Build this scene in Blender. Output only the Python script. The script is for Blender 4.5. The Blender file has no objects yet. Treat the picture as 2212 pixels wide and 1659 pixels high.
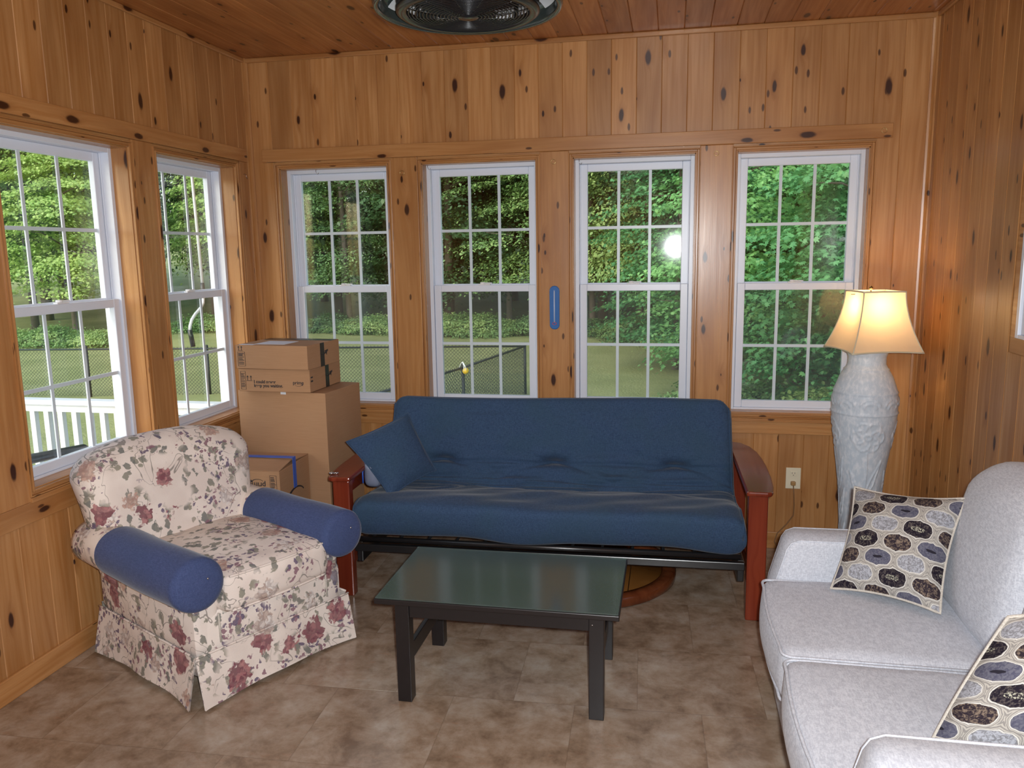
import bpy, math, random
import numpy as np
from math import sin, cos, pi, radians, sqrt, atan2
from mathutils import Vector, Matrix

random.seed(7)
rng = np.random.default_rng(7)
SC = bpy.context.scene
COL = SC.collection

# ------------------------------------------------------------------ camera
CAM = Vector((2.4431, -4.4633, 1.6559))
YAW, PITCH, ROLL, FPX = 0.197, -0.164, -0.0157, 1727.6
fw = Vector((-sin(YAW) * cos(PITCH), cos(YAW) * cos(PITCH), sin(PITCH)))
rt = Vector((cos(YAW), sin(YAW), 0))
up = rt.cross(fw)
rr = cos(ROLL) * rt + sin(ROLL) * up
uu = -sin(ROLL) * rt + cos(ROLL) * up
cd = bpy.data.cameras.new('camera')
cam = bpy.data.objects.new('camera', cd)
COL.objects.link(cam)
m = Matrix((rr, uu, -fw)).transposed().to_4x4()
m.translation = CAM
cam.matrix_world = m
cd.sensor_width = 36.0
cd.lens = FPX / 2212 * 36
cd.clip_start = 0.05
cd.clip_end = 400
SC.camera = cam

# ------------------------------------------------------------------ world, lights, exposure
world = bpy.data.worlds.new('world')
SC.world = world
world.use_nodes = True
wn = world.node_tree.nodes
bg = wn['Background']
sky = wn.new('ShaderNodeTexSky')
sky.sky_type = 'NISHITA'
sky.sun_disc = False
sky.sun_elevation = radians(38)
sky.sun_rotation = radians(200)
sky.air_density = 1.2
sky.dust_density = 3.0
sky.ozone_density = 1.5
world.node_tree.links.new(sky.outputs[0], bg.inputs[0])
bg.inputs[1].default_value = 0.44
SC.view_settings.view_transform = 'Standard'
SC.view_settings.look = 'None'
SC.view_settings.gamma = 1
SC.view_settings.exposure = 0.0
try:
    SC.view_settings.use_curve_mapping = False
except Exception:
    pass


def add_light(name, kind, loc, energy, color=(1, 1, 1), **k):
    l = bpy.data.lights.new(name, kind)
    l.energy = energy
    l.color = color
    for a, b in k.items():
        setattr(l, a, b)
    o = bpy.data.objects.new(name, l)
    o.location = loc
    COL.objects.link(o)
    return o


# the camera's own flash, just above and beside the lens
fl = add_light('camera_flash', 'AREA', CAM + rr * 0.045 + uu * 0.03, 88, (.95, .98, 1.0), shape='DISK', size=0.045)
fl.rotation_euler = cam.matrix_world.to_euler()
# fill light added behind the camera to brighten the room, no known lamp
rl = add_light('room_fill_light', 'AREA', (1.9, -5.6, 2.70), 30, (1, .96, .9), shape='DISK', size=0.6)
# weak soft sun added to brighten the lawn, yard itself in diffuse light
sn = add_light('sun', 'SUN', (0, 0, 20), .45, (1, .93, .78), angle=radians(12))
sn.rotation_euler = (radians(48), 0, radians(-150))

# ------------------------------------------------------------------ helpers
class MB:
    def __init__(s):
        s.v = []; s.f = []; s.uv = []; s.sm = []
        s.M = None

    def add(s, vs, fs, uvs=None, smooth=False):
        b = len(s.v)
        for p in vs:
            p = Vector(p)
            if s.M is not None:
                p = s.M @ p
            s.v.append(p[:])
        for i, f in enumerate(fs):
            s.f.append([b + j for j in f])
            s.uv.append(uvs[i] if uvs else [(0, 0)] * len(f))
            s.sm.append(smooth)
        return s

    def box(s, a, b, grain=None, uid=None):
        x0, y0, z0 = [min(a[i], b[i]) for i in range(3)]
        x1, y1, z1 = [max(a[i], b[i]) for i in range(3)]
        if grain is None:
            d = [x1 - x0, y1 - y0, z1 - z0]
            grain = d.index(max(d))
        if uid is None:
            uid = random.randint(1, 60)
        V = [(x0, y0, z0), (x1, y0, z0), (x1, y1, z0), (x0, y1, z0), (x0, y0, z1), (x1, y0, z1), (x1, y1, z1), (x0, y1, z1)]
        F = [(0, 3, 2, 1), (4, 5, 6, 7), (0, 1, 5, 4), (1, 2, 6, 5), (2, 3, 7, 6), (3, 0, 4, 7)]
        nax = [2, 2, 1, 0, 1, 0]
        U = []
        for f, n in zip(F, nax):
            if n == grain:
                o = [i for i in range(3) if i != n]
                U.append([(uid * 10 + V[j][o[0]], V[j][o[1]] * .2) for j in f])
            else:
                o = [i for i in range(3) if i != n and i != grain][0]
                U.append([(uid * 10 + V[j][o], V[j][grain]) for j in f])
        return s.add(V, F, U)

    def prism(s, pts, h0, h1, axis=2, smooth=False):
        """closed polygon pts (2D) extruded along axis"""
        n = len(pts)
        def P(p, h):
            if axis == 2: return (p[0], p[1], h)
            if axis == 1: return (p[0], h, p[1])
            return (h, p[0], p[1])
        V = [P(p, h0) for p in pts] + [P(p, h1) for p in pts]
        F = [tuple(range(n))[::-1], tuple(range(n, 2 * n))]
        U = [[pts[j] for j in range(n)][::-1], [pts[j] for j in range(n)]]
        for i in range(n):
            j = (i + 1) % n
            F.append((i, j, n + j, n + i))
            U.append([(pts[i][0], h0), (pts[j][0], h0), (pts[j][0], h1), (pts[i][0], h1)])
        return s.add(V, F, U, smooth)

    def grid(s, fn, nu, nv, cu=False, cv=False, smooth=True, flip=False):
        V = []; UV = []
        for j in range(nv + (0 if cv else 1)):
            for i in range(nu + (0 if cu else 1)):
                V.append(fn(i / nu, j / nv))
        W = nu + (0 if cu else 1)
        H = nv + (0 if cv else 1)
        F = []; U = []
        for j in range(nv):
            for i in range(nu):
                a = j * W + i; b = j * W + (i + 1) % W
                c = ((j + 1) % H) * W + (i + 1) % W; d = ((j + 1) % H) * W + i
                q = (a, b, c, d)
                w = [(i / nu, j / nv), ((i + 1) / nu, j / nv), ((i + 1) / nu, (j + 1) / nv), (i / nu, (j + 1) / nv)]
                if flip:
                    q = q[::-1]; w = w[::-1]
                F.append(q); U.append(w)
        return s.add(V, F, U, smooth)

    def tube(s, path, r, n=8, caps=True, closed=False):
        P = [Vector(p) for p in path]
        m_ = len(P)
        R = r if isinstance(r, (list, tuple)) else [r] * m_
        T = []
        for i in range(m_):
            if closed:
                t = P[(i + 1) % m_] - P[i - 1]
            else:
                t = P[min(i + 1, m_ - 1)] - P[max(i - 1, 0)]
            T.append(t.normalized())
        ref = Vector((0, 0, 1)) if abs(T[0].z) < .9 else Vector((1, 0, 0))
        nn = T[0].cross(ref).normalized()
        V = []
        for i in range(m_):
            nn = (nn - T[i] * nn.dot(T[i]))
            if nn.length < 1e-6:
                nn = T[i].orthogonal()
            nn.normalize()
            bb = T[i].cross(nn)
            for k in range(n):
                a = 2 * pi * k / n
                V.append(P[i] + (nn * cos(a) + bb * sin(a)) * R[i])
        F = []
        seg = m_ if closed else m_ - 1
        for i in range(seg):
            for k in range(n):
                a = i * n + k; b = i * n + (k + 1) % n
                c = ((i + 1) % m_) * n + (k + 1) % n; d = ((i + 1) % m_) * n + k
                F.append((a, b, c, d))
        s.add(V, F, None, True)
        if caps and not closed:
            b0 = len(s.v) - len(V)
            s.f.append([b0 + k for k in range(n)][::-1]); s.uv.append([(0, 0)] * n); s.sm.append(False)
            s.f.append([b0 + (m_ - 1) * n + k for k in range(n)]); s.uv.append([(0, 0)] * n); s.sm.append(False)
        return s

    def lathe(s, prof, n=48, c=(0, 0), wob=None):
        """prof list of (r,z)"""
        k = len(prof)
        def fn(u, v):
            i = min(int(round(v * (k - 1))), k - 1)
            r, z = prof[i]
            a = 2 * pi * u
            if wob: r += wob(a, z)
            return (c[0] + r * cos(a), c[1] + r * sin(a), z)
        return s.grid(fn, n, k - 1, cu=True)

    def roundbox(s, sx, sy, sz, r, puff=(0, 0, 0), n=10, c=(0, 0, 0), fn=None):
        """rounded cushion block centred on c"""
        h = Vector((sx / 2, sy / 2, sz / 2))
        faces = [(0, 1), (0, -1), (1, 1), (1, -1), (2, 1), (2, -1)]
        ss = [-1 + 2 * i / n for i in range(n + 1)]
        # concentrate samples at the edges
        ss = [math.copysign(abs(t) ** .75, t) for t in ss]
        for ax, sg in faces:
            o = [i for i in range(3) if i != ax]
            V = []; F = []; U = []
            for a in ss:
                for b in ss:
                    q = [0, 0, 0]
                    q[ax] = sg; q[o[0]] = a; q[o[1]] = b
                    p = Vector([q[i] * h[i] for i in range(3)])
                    inner = Vector([max(-(h[i] - r), min(h[i] - r, p[i])) for i in range(3)])
                    d = p - inner
                    if d.length > 1e-9:
                        d.normalize()
                        p = inner + d * r
                    x, y, z = [p[i] / h[i] for i in range(3)]
                    p.x += puff[0] * x * (1 - y * y) * (1 - z * z)
                    p.y += puff[1] * y * (1 - x * x) * (1 - z * z)
                    p.z += puff[2] * z * (1 - x * x) * (1 - y * y)
                    if fn: p = Vector(fn(p))
                    V.append(p + Vector(c))
            for i in range(n):
                for j in range(n):
                    q = (i * (n + 1) + j, (i + 1) * (n + 1) + j, (i + 1) * (n + 1) + j + 1, i * (n + 1) + j + 1)
                    flipit = (sg > 0) ^ (ax == 1)
                    F.append(q if flipit else q[::-1])
            s.add(V, F, None, True)
        return s

    def build(s, name, mat, parent=None, bevel=0, merge=False, subsurf=0, weighted=False):
        me = bpy.data.meshes.new(name)
        me.from_pydata(s.v, [], s.f)
        uvl = me.uv_layers.new(name='UVMap')
        flat = [c for f in s.uv for p in f for c in p]
        uvl.data.foreach_set('uv', flat)
        me.polygons.foreach_set('use_smooth', s.sm)
        if merge:
            import bmesh
            bm = bmesh.new(); bm.from_mesh(me)
            bmesh.ops.remove_doubles(bm, verts=bm.verts, dist=1e-5)
            bmesh.ops.recalc_face_normals(bm, faces=bm.faces)
            bm.to_mesh(me); bm.free()
        mats = mat if isinstance(mat, (list, tuple)) else [mat]
        for q in mats:
            me.materials.append(q)
        o = bpy.data.objects.new(name, me)
        COL.objects.link(o)
        if parent is not None:
            o.parent = parent
        if bevel:
            b = o.modifiers.new('bevel', 'BEVEL')
            b.width = bevel; b.segments = 2; b.limit_method = 'ANGLE'; b.angle_limit = radians(40)
        if subsurf:
            q = o.modifiers.new('subd', 'SUBSURF')
            q.levels = subsurf; q.render_levels = subsurf
        return o


def tag(o, label=None, cat=None, group=None, kind=None):
    if label: o['label'] = label
    if cat: o['category'] = cat
    if group: o['group'] = group
    if kind: o['kind'] = kind
    return o


def thing(name, label, cat, loc=(0, 0, 0), rz=0, group=None):
    o = bpy.data.objects.new(name, None)
    o.empty_display_size = .1
    COL.objects.link(o)
    o.location = loc
    o.rotation_euler = (0, 0, rz)
    return tag(o, label, cat, group)


def struct(o, label=None):
    o['kind'] = 'structure'
    if label: o['label'] = label
    return o


def copy_tree(o, parent=None):
    c = o.copy()
    COL.objects.link(c)
    if parent is not None:
        c.parent = parent
    for ch in [q for q in bpy.data.objects if q.parent is o]:
        copy_tree(ch, c)
    return c


# ------------------------------------------------------------------ materials
class NT:
    def __init__(s, name):
        s.mat = bpy.data.materials.new(name)
        s.mat.use_nodes = True
        s.t = s.mat.node_tree
        s.n = s.t.nodes
        s.b = s.n['Principled BSDF']
        s.out = s.n['Material Output']

    def new(s, t, **k):
        q = s.n.new(t)
        for a, b in k.items():
            setattr(q, a, b)
        return q

    def link(s, a, b):
        if isinstance(a, (int, float)):
            b.default_value = a
        elif isinstance(a, (tuple, list)):
            b.default_value = a if len(a) != 3 or b.type == 'VECTOR' else (*a, 1)
        else:
            s.t.links.new(a, b)

    def coord(s, kind='Object'):
        return s.new('ShaderNodeTexCoord').outputs[kind]

    def map(s, v, scale=(1, 1, 1), loc=(0, 0, 0), rot=(0, 0, 0)):
        q = s.new('ShaderNodeMapping')
        s.link(v, q.inputs[0])
        q.inputs['Scale'].default_value = scale
        q.inputs['Location'].default_value = loc
        q.inputs['Rotation'].default_value = rot
        return q.outputs[0]

    def noise(s, v, scale=5, detail=3, rough=.5, dist=0, out=0):
        q = s.new('ShaderNodeTexNoise')
        s.link(v, q.inputs['Vector'])
        q.inputs['Scale'].default_value = scale
        q.inputs['Detail'].default_value = detail
        q.inputs['Roughness'].default_value = rough
        q.inputs['Distortion'].default_value = dist
        return q.outputs[out]

    def vor(s, v, scale=5, feature='F1', rand=1, out='Distance', dims='3D'):
        q = s.new('ShaderNodeTexVoronoi', feature=feature, voronoi_dimensions=dims)
        s.link(v, q.inputs['Vector'])
        q.inputs['Scale'].default_value = scale
        q.inputs['Randomness'].default_value = rand
        if out == 'both':
            return q.outputs['Distance'], q.outputs['Color']
        return q.outputs[out]

    def m(s, op, a, b=0, c=None, clamp=False):
        q = s.new('ShaderNodeMath', operation=op, use_clamp=clamp)
        s.link(a, q.inputs[0]); s.link(b, q.inputs[1])
        if c is not None: s.link(c, q.inputs[2])
        return q.outputs[0]

    def mix(s, f, a, b, mode='MIX'):
        q = s.new('ShaderNodeMixRGB', blend_type=mode)
        s.link(f, q.inputs[0])
        for i, c in ((1, a), (2, b)):
            if isinstance(c, (tuple, list)):
                q.inputs[i].default_value = (*c[:3], 1)
            else:
                s.link(c, q.inputs[i])
        return q.outputs[0]

    def ramp(s, f, stops):
        q = s.new('ShaderNodeValToRGB')
        s.link(f, q.inputs[0])
        e = q.color_ramp.elements
        while len(e) < len(stops): e.new(.5)
        for i, (p, c) in enumerate(stops):
            e[i].position = p
            e[i].color = (*c[:3], 1) if isinstance(c, (tuple, list)) else (c, c, c, 1)
        return q.outputs[0]

    def step(s, f, a, b):
        q = s.new('ShaderNodeMapRange', interpolation_type='SMOOTHSTEP')
        s.link(f, q.inputs[0])
        q.inputs[1].default_value = a; q.inputs[2].default_value = b
        return q.outputs[0]

    def sep(s, v):
        q = s.new('ShaderNodeSeparateXYZ'); s.link(v, q.inputs[0]); return q.outputs

    def comb(s, x=0, y=0, z=0):
        q = s.new('ShaderNodeCombineXYZ')
        s.link(x, q.inputs[0]); s.link(y, q.inputs[1]); s.link(z, q.inputs[2]); return q.outputs[0]

    def bump(s, h, strength=.3, dist=.002):
        q = s.new('ShaderNodeBump')
        s.link(h, q.inputs['Height'])
        q.inputs['Strength'].default_value = strength
        q.inputs['Distance'].default_value = dist
        s.t.links.new(q.outputs[0], s.b.inputs['Normal'])

    def set(s, color=None, rough=.5, metal=0, spec=.5, **k):
        if color is not None:
            if isinstance(color, (tuple, list)):
                s.b.inputs['Base Color'].default_value = (*color[:3], 1)
            else:
                s.link(color, s.b.inputs['Base Color'])
        s.link(rough, s.b.inputs['Roughness'])
        s.b.inputs['Metallic'].default_value = metal
        s.b.inputs['Specular IOR Level'].default_value = spec
        for a, b in k.items():
            s.b.inputs[a.replace('_', ' ')].default_value = b
        return s.mat


def hexc(r, g, b):
    f = lambda c: (c / 255 / 12.92) if c / 255 <= .04045 else ((c / 255 + .055) / 1.055) ** 2.4
    return (f(r), f(g), f(b))


def simple(name, c, rough=.5, metal=0, spec=.5, noise=0.06, scale=30, bump=0):
    t = NT(name)
    v = t.coord()
    n = t.noise(v, scale, 3)
    col = t.mix(n, [x * (1 - noise) for x in c], [min(1, x * (1 + noise)) for x in c])
    if bump:
        t.bump(n, bump, .001)
    return t.set(col, rough, metal, spec)


def pine(name, light, mid, dark, rough=.33, knots=True, tone=.5):
    t = NT(name)
    uv = t.coord('UV')
    x, y, z = t.sep(uv)
    pid = t.m('FLOOR', t.m('DIVIDE', t.m('ADD', x, 5), 10))
    wn_ = t.new('ShaderNodeTexWhiteNoise', noise_dimensions='1D')
    t.link(pid, wn_.inputs['W'])
    rnd = wn_.outputs['Value']
    rc = wn_.outputs['Color']
    yo = t.m('ADD', y, t.m('MULTIPLY', pid, 3.37))
    v = t.comb(x, yo, 0)
    # knots
    kd, kc = t.vor(t.map(v, (7.2, 2.9, 1)), 1, out='both', dims='2D')
    kr = t.sep(kc)[0]
    warp = t.noise(t.map(v, (9, 5, 1)), 3, 2)
    kdd = t.m('ADD', kd, t.m('MULTIPLY', t.m('SUBTRACT', warp, .5), .06))
    mask = t.m('GREATER_THAN', kr, .50)
    size = t.m('MULTIPLY', t.m('POWER', kr, 2.5), .15)
    kn = t.m('MULTIPLY', mask, t.m('SUBTRACT', 1, t.step(t.m('DIVIDE', kdd, size), .55, 1.0)))
    halo = t.m('MULTIPLY', mask, t.m('SUBTRACT', 1, t.step(kdd, .02, .27)))
    pd, pc = t.vor(t.map(v, (15, 5.5, 1), loc=(3.3, 7.1, 0)), 1, out='both', dims='2D')
    pr = t.sep(pc)[1]
    pin = t.m('MULTIPLY', t.m('GREATER_THAN', pr, .84), t.m('SUBTRACT', 1, t.step(t.m('ADD', pd, t.m('MULTIPLY', t.m('SUBTRACT', warp, .5), .10)), .07, .13)))
    kn = t.m('MAXIMUM', kn, t.m('MULTIPLY', pin, .85))
    # grain
    wv = t.m('ADD', x, t.m('MULTIPLY', t.m('SUBTRACT', t.noise(t.map(v, (4, .9, 1)), 1, 2), .5), .09))
    wv = t.m('ADD', wv, t.m('MULTIPLY', halo, .02))
    gv = t.comb(wv, t.m('MULTIPLY', yo, .035), pid)
    g1 = t.noise(gv, 55, 3, .55)
    g2 = t.noise(t.comb(t.m('MULTIPLY', x, 240), t.m('MULTIPLY', yo, 3), pid), 1, 2)
    g3 = t.noise(t.map(v, (3, .7, 1)), 2.2, 2)
    c = t.mix(t.step(g1, .30, .72), light, mid)
    c = t.mix(t.m('MULTIPLY', t.step(g3, .35, .75), .55), c, dark)
    tn = t.m('ADD', 1 - tone * .35, t.m('MULTIPLY', rnd, tone * .6))
    c = t.mix(1, c, t.comb(tn, tn, tn), 'MULTIPLY')
    c = t.mix(t.m('MULTIPLY', t.sep(rc)[1], .25), c, mid)
    c = t.mix(t.m('MULTIPLY', g2, .14), c, dark)
    if knots:
        c = t.mix(t.m('MULTIPLY', halo, .45), c, dark)
        c = t.mix(kn, c, hexc(58, 28, 14))
    t.bump(t.m('ADD', g2, g1), .06, .0015)
    r = t.m('ADD', rough - .05, t.m('MULTIPLY', g1, .12))
    return t.set(c, r, 0, .5)


M = {}
M['pine'] = pine('knotty_pine', hexc(196, 147, 96), hexc(174, 121, 68), hexc(138, 86, 42))
M['ceil'] = pine('ceiling_pine', hexc(188, 128, 74), hexc(162, 100, 50), hexc(118, 64, 26), tone=.6)
M['trim'] = pine('pine_trim', hexc(192, 143, 92), hexc(172, 119, 68), hexc(136, 84, 42), knots=True, tone=.3, rough=.28)
M['cherry'] = pine('cherry_wood', hexc(132, 58, 36), hexc(116, 44, 26), hexc(78, 26, 16), knots=False, tone=.1, rough=.2)
M['brownwood'] = pine('brown_wood', hexc(120, 66, 38), hexc(100, 50, 28), hexc(60, 28, 14), knots=False, tone=.1, rough=.18)
M['vinyl'] = simple('white_vinyl', (.70, .75, .85), .32, noise=.01)
M['white'] = simple('white_paint', (.66, .69, .72), .4, noise=.02)
M['latch'] = simple('white_latch', (.8, .8, .82), .25, noise=.01)
M['ivory'] = simple('ivory_plastic', (.72, .66, .50), .35, noise=.01)
M['black'] = simple('black_metal', (.012, .012, .013), .28, metal=0, spec=.6)
M['blackpaint'] = simple('black_painted_wood', (.013, .011, .012), .32, noise=.2, scale=60)
M['darkplastic'] = simple('dark_grey_plastic', (.035, .042, .045), .35)
M['fencewire'] = simple('black_coated_wire', (.02, .028, .03), .5)
M['steel'] = simple('steel', (.55, .55, .57), .25, metal=1)
M['brass'] = simple('brass', (.55, .40, .18), .3, metal=1)
M['cordm'] = simple('brown_cord', (.20, .10, .04), .5)
M['bluetape'] = simple('blue_tape', (.03, .12, .55), .35)
M['bluethermo'] = simple('blue_plastic', (.04, .15, .42), .22)
M['red'] = simple('red_paint', (.6, .06, .05), .4)
M['ink'] = simple('printed_ink', (.035, .03, .035), .6)
M['tape'] = simple('dark_packing_tape', (.02, .025, .025), .3)
M['label'] = simple('white_paper', (.72, .75, .82), .6)
M['yellow'] = simple('yellow_rubber', (.85, .55, .02), .4)
M['rope'] = simple('white_rope', (.75, .78, .78), .8)
M['bark'] = simple('bark', (.10, .085, .065), .9, noise=.5, scale=8)
M['birch'] = simple('pale_bark', (.30, .28, .24), .85, noise=.15, scale=3)
M['siding'] = simple('outer_siding', (.6, .62, .65), .6)
M['awning'] = simple('awning_cloth', (.7, .7, .68), .8)


def glass(name, tint=(1, 1, 1), rough=0.0, refl=1.0):
    t = NT(name)
    t.n.remove(t.b)
    g = t.new('ShaderNodeBsdfGlossy'); g.inputs['Roughness'].default_value = rough
    tr = t.new('ShaderNodeBsdfTransparent'); tr.inputs[0].default_value = (*tint, 1)
    fr = t.new('ShaderNodeFresnel'); fr.inputs[0].default_value = 1.5
    geo = t.new('ShaderNodeNewGeometry')
    # same reflection on both faces of a pane
    f = t.new('ShaderNodeLayerWeight'); f.inputs[0].default_value = .5
    c1 = t.m('SUBTRACT', 1, f.outputs['Facing'])
    s5 = t.m('POWER', t.m('SUBTRACT', 1, c1), 4)
    fac = t.m('MULTIPLY', t.m('ADD', .05, t.m('MULTIPLY', s5, .9)), refl, clamp=True)
    mx = t.new('ShaderNodeMixShader')
    t.link(fac, mx.inputs[0]); t.link(tr.outputs[0], mx.inputs[1]); t.link(g.outputs[0], mx.inputs[2])
    t.link(mx.outputs[0], t.out.inputs[0])
    return t.mat


M['glass'] = glass('window_glass', (.95, .98, .96), 0.045, .9)
M['tableglass'] = glass('table_glass', (.80, .92, .86), 0.13, .75)
_t = M['tableglass'].node_tree          # thin film of dust on the glass
_d = _t.nodes.new('ShaderNodeBsdfDiffuse'); _d.inputs[0].default_value = (.34, .42, .42, 1)
_m = _t.nodes.new('ShaderNodeMixShader'); _m.inputs[0].default_value = .10
_o = _t.nodes['Material Output']; _prev = _o.inputs[0].links[0].from_socket
_t.links.new(_prev, _m.inputs[1]); _t.links.new(_d.outputs[0], _m.inputs[2]); _t.links.new(_m.outputs[0], _o.inputs[0])


def screen_mat():
    t = NT('insect_screen')
    t.n.remove(t.b)
    tr = t.new('ShaderNodeBsdfTransparent')
    d = t.new('ShaderNodeBsdfDiffuse'); d.inputs[0].default_value = (.16, .17, .18, 1)
    mx = t.new('ShaderNodeMixShader'); mx.inputs[0].default_value = .33
    t.link(tr.outputs[0], mx.inputs[1]); t.link(d.outputs[0], mx.inputs[2])
    t.link(mx.outputs[0], t.out.inputs[0])
    return t.mat


M['screen'] = screen_mat()


def floor_mat():
    t = NT('vinyl_tile_floor')
    v = t.coord('Object')
    x, y, z = t.sep(t.map(v, (1, 1, 1), rot=(0, 0, radians(-2))))
    s_ = .457
    tx = t.m('DIVIDE', x, s_); ty = t.m('DIVIDE', y, s_)
    row = t.m('FLOOR', ty)
    tx = t.m('ADD', tx, t.m('MULTIPLY', t.m('MODULO', t.m('ABSOLUTE', row), 2), .5))
    idv = t.comb(t.m('FLOOR', tx), row, 0)
    w = t.new('ShaderNodeTexWhiteNoise', noise_dimensions='2D'); t.link(idv, w.inputs['Vector'])
    off = t.new('ShaderNodeVectorMath', operation='MULTIPLY_ADD')
    t.link(w.outputs['Color'], off.inputs[0]); off.inputs[1].default_value = (7, 7, 7); t.link(v, off.inputs[2])
    n1 = t.noise(off.outputs[0], 6.5, 6, .68, .2)
    n2 = t.noise(off.outputs[0], 11, 5, .6, .2)
    n3 = t.noise(t.map(off.outputs[0], (5, 14, 5)), 3, 4, .6)
    c = t.ramp(n1, [(.32, hexc(118, 98, 80)), (.45, hexc(146, 125, 105)), (.55, hexc(160, 142, 124)), (.70, hexc(174, 162, 148))])
    c = t.mix(t.m('MULTIPLY', t.step(n2, .48, .72), .5), c, hexc(112, 88, 66))
    c = t.mix(t.m('MULTIPLY', t.step(n3, .58, .8), .35), c, hexc(156, 108, 80))
    tn = t.m('ADD', .97, t.m('MULTIPLY', w.outputs['Value'], .06))
    c = t.mix(1, c, t.comb(tn, tn, tn), 'MULTIPLY')
    fx = t.m('FRACT', tx); fy = t.m('FRACT', ty)
    ex = t.m('MINIMUM', fx, t.m('SUBTRACT', 1, fx)); ey = t.m('MINIMUM', fy, t.m('SUBTRACT', 1, fy))
    e = t.m('SUBTRACT', 1, t.step(t.m('MINIMUM', ex, ey), .001, .006))
    c = t.mix(t.m('MULTIPLY', e, .28), c, hexc(84, 64, 46))
    t.bump(t.m('ADD', n2, t.m('MULTIPLY', e, -1)), .12, .002)
    return t.set(c, t.m('ADD', .15, t.m('MULTIPLY', n2, .14)), 0, .55)


M['floor'] = floor_mat()


def fabric(name, c1, c2, scale=400, bump=.5, rough=.9, big=.0, sheen=.2, cb=None):
    t = NT(name)
    v = t.coord('Object')
    a = t.noise(v, scale, 2)
    w1 = t.noise(t.map(v, (scale * 1.5, scale * .25, scale * .25)), 1, 1)
    w2 = t.noise(t.map(v, (scale * .25, scale * .25, scale * 1.5)), 1, 1)
    wv = t.m('MULTIPLY', t.m('ADD', w1, w2), .5)
    f = t.m('ADD', t.m('MULTIPLY', a, .4), t.m('MULTIPLY', wv, .6))
    c = t.mix(t.step(f, .35, .65), c1, c2)
    if big:
        c = t.mix(t.m('MULTIPLY', t.step(t.noise(v, 5, 3), .35, .7), big), c, cb or c1)
    t.bump(f, bump, .001)
    return t.set(c, rough, 0, .2, Sheen_Weight=sheen, Sheen_Roughness=.4)


M['denim'] = fabric('blue_futon_cloth', hexc(44, 63, 90), hexc(58, 80, 110), 260, .4, big=.4, cb=hexc(50, 74, 90), sheen=.15)
M['cover'] = fabric('blue_arm_cloth', hexc(58, 70, 108), hexc(72, 85, 126), 260, .4, big=.3, cb=hexc(56, 72, 106), sheen=.2)
M['sofa'] = fabric('light_grey_weave', hexc(180, 184, 194), hexc(210, 214, 222), 230, .7, big=.15, sheen=.1)
M['pipe_l'] = fabric('pale_welt', hexc(176, 170, 160), hexc(202, 196, 186), 300, .3)


def cardboard():
    t = NT('cardboard')
    v = t.coord('Object')
    n = t.noise(t.map(v, (3, 3, 60)), 3, 3)
    n2 = t.noise(v, 4, 3)
    c = t.mix(n, hexc(168, 130, 98), hexc(186, 148, 114))
    c = t.mix(t.m('MULTIPLY', n2, .4), c, hexc(162, 118, 84))
    return t.set(c, .75, 0, .25)


M['card'] = cardboard()


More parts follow.
